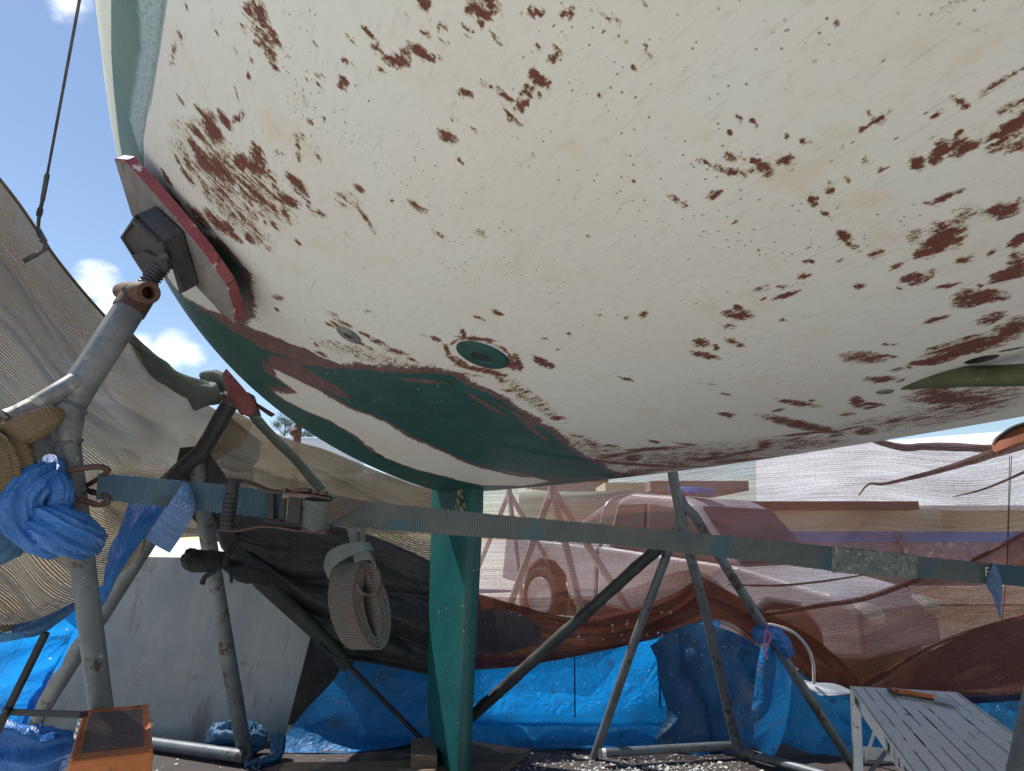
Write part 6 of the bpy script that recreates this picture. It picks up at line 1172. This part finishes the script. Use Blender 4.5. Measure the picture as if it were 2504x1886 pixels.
# ================================================================ SKY, SUN, CAMERA
SUN_EL, SUN_AZ = R(57), R(-63)                       # azimuth from +Y towards +X; the sun stands ahead and to the left
sd_ = Vector((math.sin(SUN_AZ)*math.cos(SUN_EL), math.cos(SUN_AZ)*math.cos(SUN_EL), math.sin(SUN_EL)))
w = bpy.data.worlds.new('World'); bpy.context.scene.world = w; w.use_nodes = True; nt = w.node_tree; nt.nodes.clear()
out = nt.nodes.new('ShaderNodeOutputWorld'); bgd = nt.nodes.new('ShaderNodeBackground'); sky = nt.nodes.new('ShaderNodeTexSky')
sky.sky_type = 'NISHITA'; sky.sun_disc = False; sky.sun_elevation = SUN_EL; sky.sun_rotation = SUN_AZ; sky.air_density = 1.0; sky.dust_density = .15; sky.ozone_density = .8
tc = nt.nodes.new('ShaderNodeTexCoord')
mp = nt.nodes.new('ShaderNodeMapping'); mp.inputs[3].default_value = (1, 1, 2.2); nt.links.new(tc.outputs['Generated'], mp.inputs[0])
no = nt.nodes.new('ShaderNodeTexNoise'); no.inputs['Scale'].default_value = 9.; no.inputs['Detail'].default_value = 7; no.inputs['Roughness'].default_value = .6; nt.links.new(mp.outputs[0], no.inputs['Vector'])
acc = None
def wm(op, a, b_, clamp=False):
    x = nt.nodes.new('ShaderNodeMath'); x.operation = op; x.use_clamp = clamp
    for s_, v in zip(x.inputs, (a, b_)):
        if isinstance(v, (int, float)): s_.default_value = v
        else: nt.links.new(v, s_)
    return x.outputs[0]
for px, py, rad, amp in ((165, 8, .035, .8), (145, 42, .02, .6), (235, 700, .042, .95), (265, 745, .04, .9), (345, 835, .03, .8), (420, 850, .042, .9), (465, 865, .03, .8), (300, 555, .02, .35)):
    d = ray(px, py).normalized(); vd = nt.nodes.new('ShaderNodeVectorMath'); vd.operation = 'DISTANCE'; nt.links.new(tc.outputs['Generated'], vd.inputs[0]); vd.inputs[1].default_value = d
    g = wm('MULTIPLY', wm('SUBTRACT', 1., wm('DIVIDE', vd.outputs['Value'], rad), True), amp); acc = g if acc is None else wm('MAXIMUM', acc, g)
cl = wm('ADD', wm('MULTIPLY', acc, 1.3), wm('MULTIPLY', wm('SUBTRACT', no.outputs[0], .5), 2.2))
mr = nt.nodes.new('ShaderNodeMapRange'); mr.interpolation_type = 'SMOOTHSTEP'; nt.links.new(wm('MULTIPLY', cl, wm('MULTIPLY', acc, 4., True)), mr.inputs[0]); mr.inputs[1].default_value = .22; mr.inputs[2].default_value = 1.5
mixc = nt.nodes.new('ShaderNodeMix'); mixc.data_type = 'RGBA'; nt.links.new(mr.outputs[0], mixc.inputs[0]); nt.links.new(sky.outputs[0], mixc.inputs[6]); mixc.inputs[7].default_value = (13, 13, 13.2, 1)
nt.links.new(mixc.outputs[2], bgd.inputs[0]); bgd.inputs[1].default_value = SKY_S; nt.links.new(bgd.outputs[0], out.inputs[0])
sl = bpy.data.lights.new('sun', 'SUN'); sl.energy = SUN_S; sl.angle = R(.5); sl.color = (1, .97, .91); so = bpy.data.objects.new('sun', sl); C.objects.link(so)
so.rotation_euler = sd_.to_track_quat('Z', 'Y').to_euler(); so.location = (0, 0, 30)
cam = bpy.data.cameras.new('camera'); co_ = bpy.data.objects.new('camera', cam); C.objects.link(co_); co_.location = (0, 0, SC); co_.rotation_euler = (math.pi/2+PIT, 0, 0)
cam.sensor_width = 36; cam.lens = 36*F/2504; cam.clip_start = .02; cam.clip_end = 3000; bpy.context.scene.camera = co_
vs_ = bpy.context.scene.view_settings; vs_.view_transform = 'Standard'; vs_.look = 'None'; vs_.exposure = EXPO; vs_.gamma = 1
bpy.context.scene.cycles.max_bounces = 10; bpy.context.scene.cycles.diffuse_bounces = 5; bpy.context.scene.cycles.transparent_max_bounces = 24
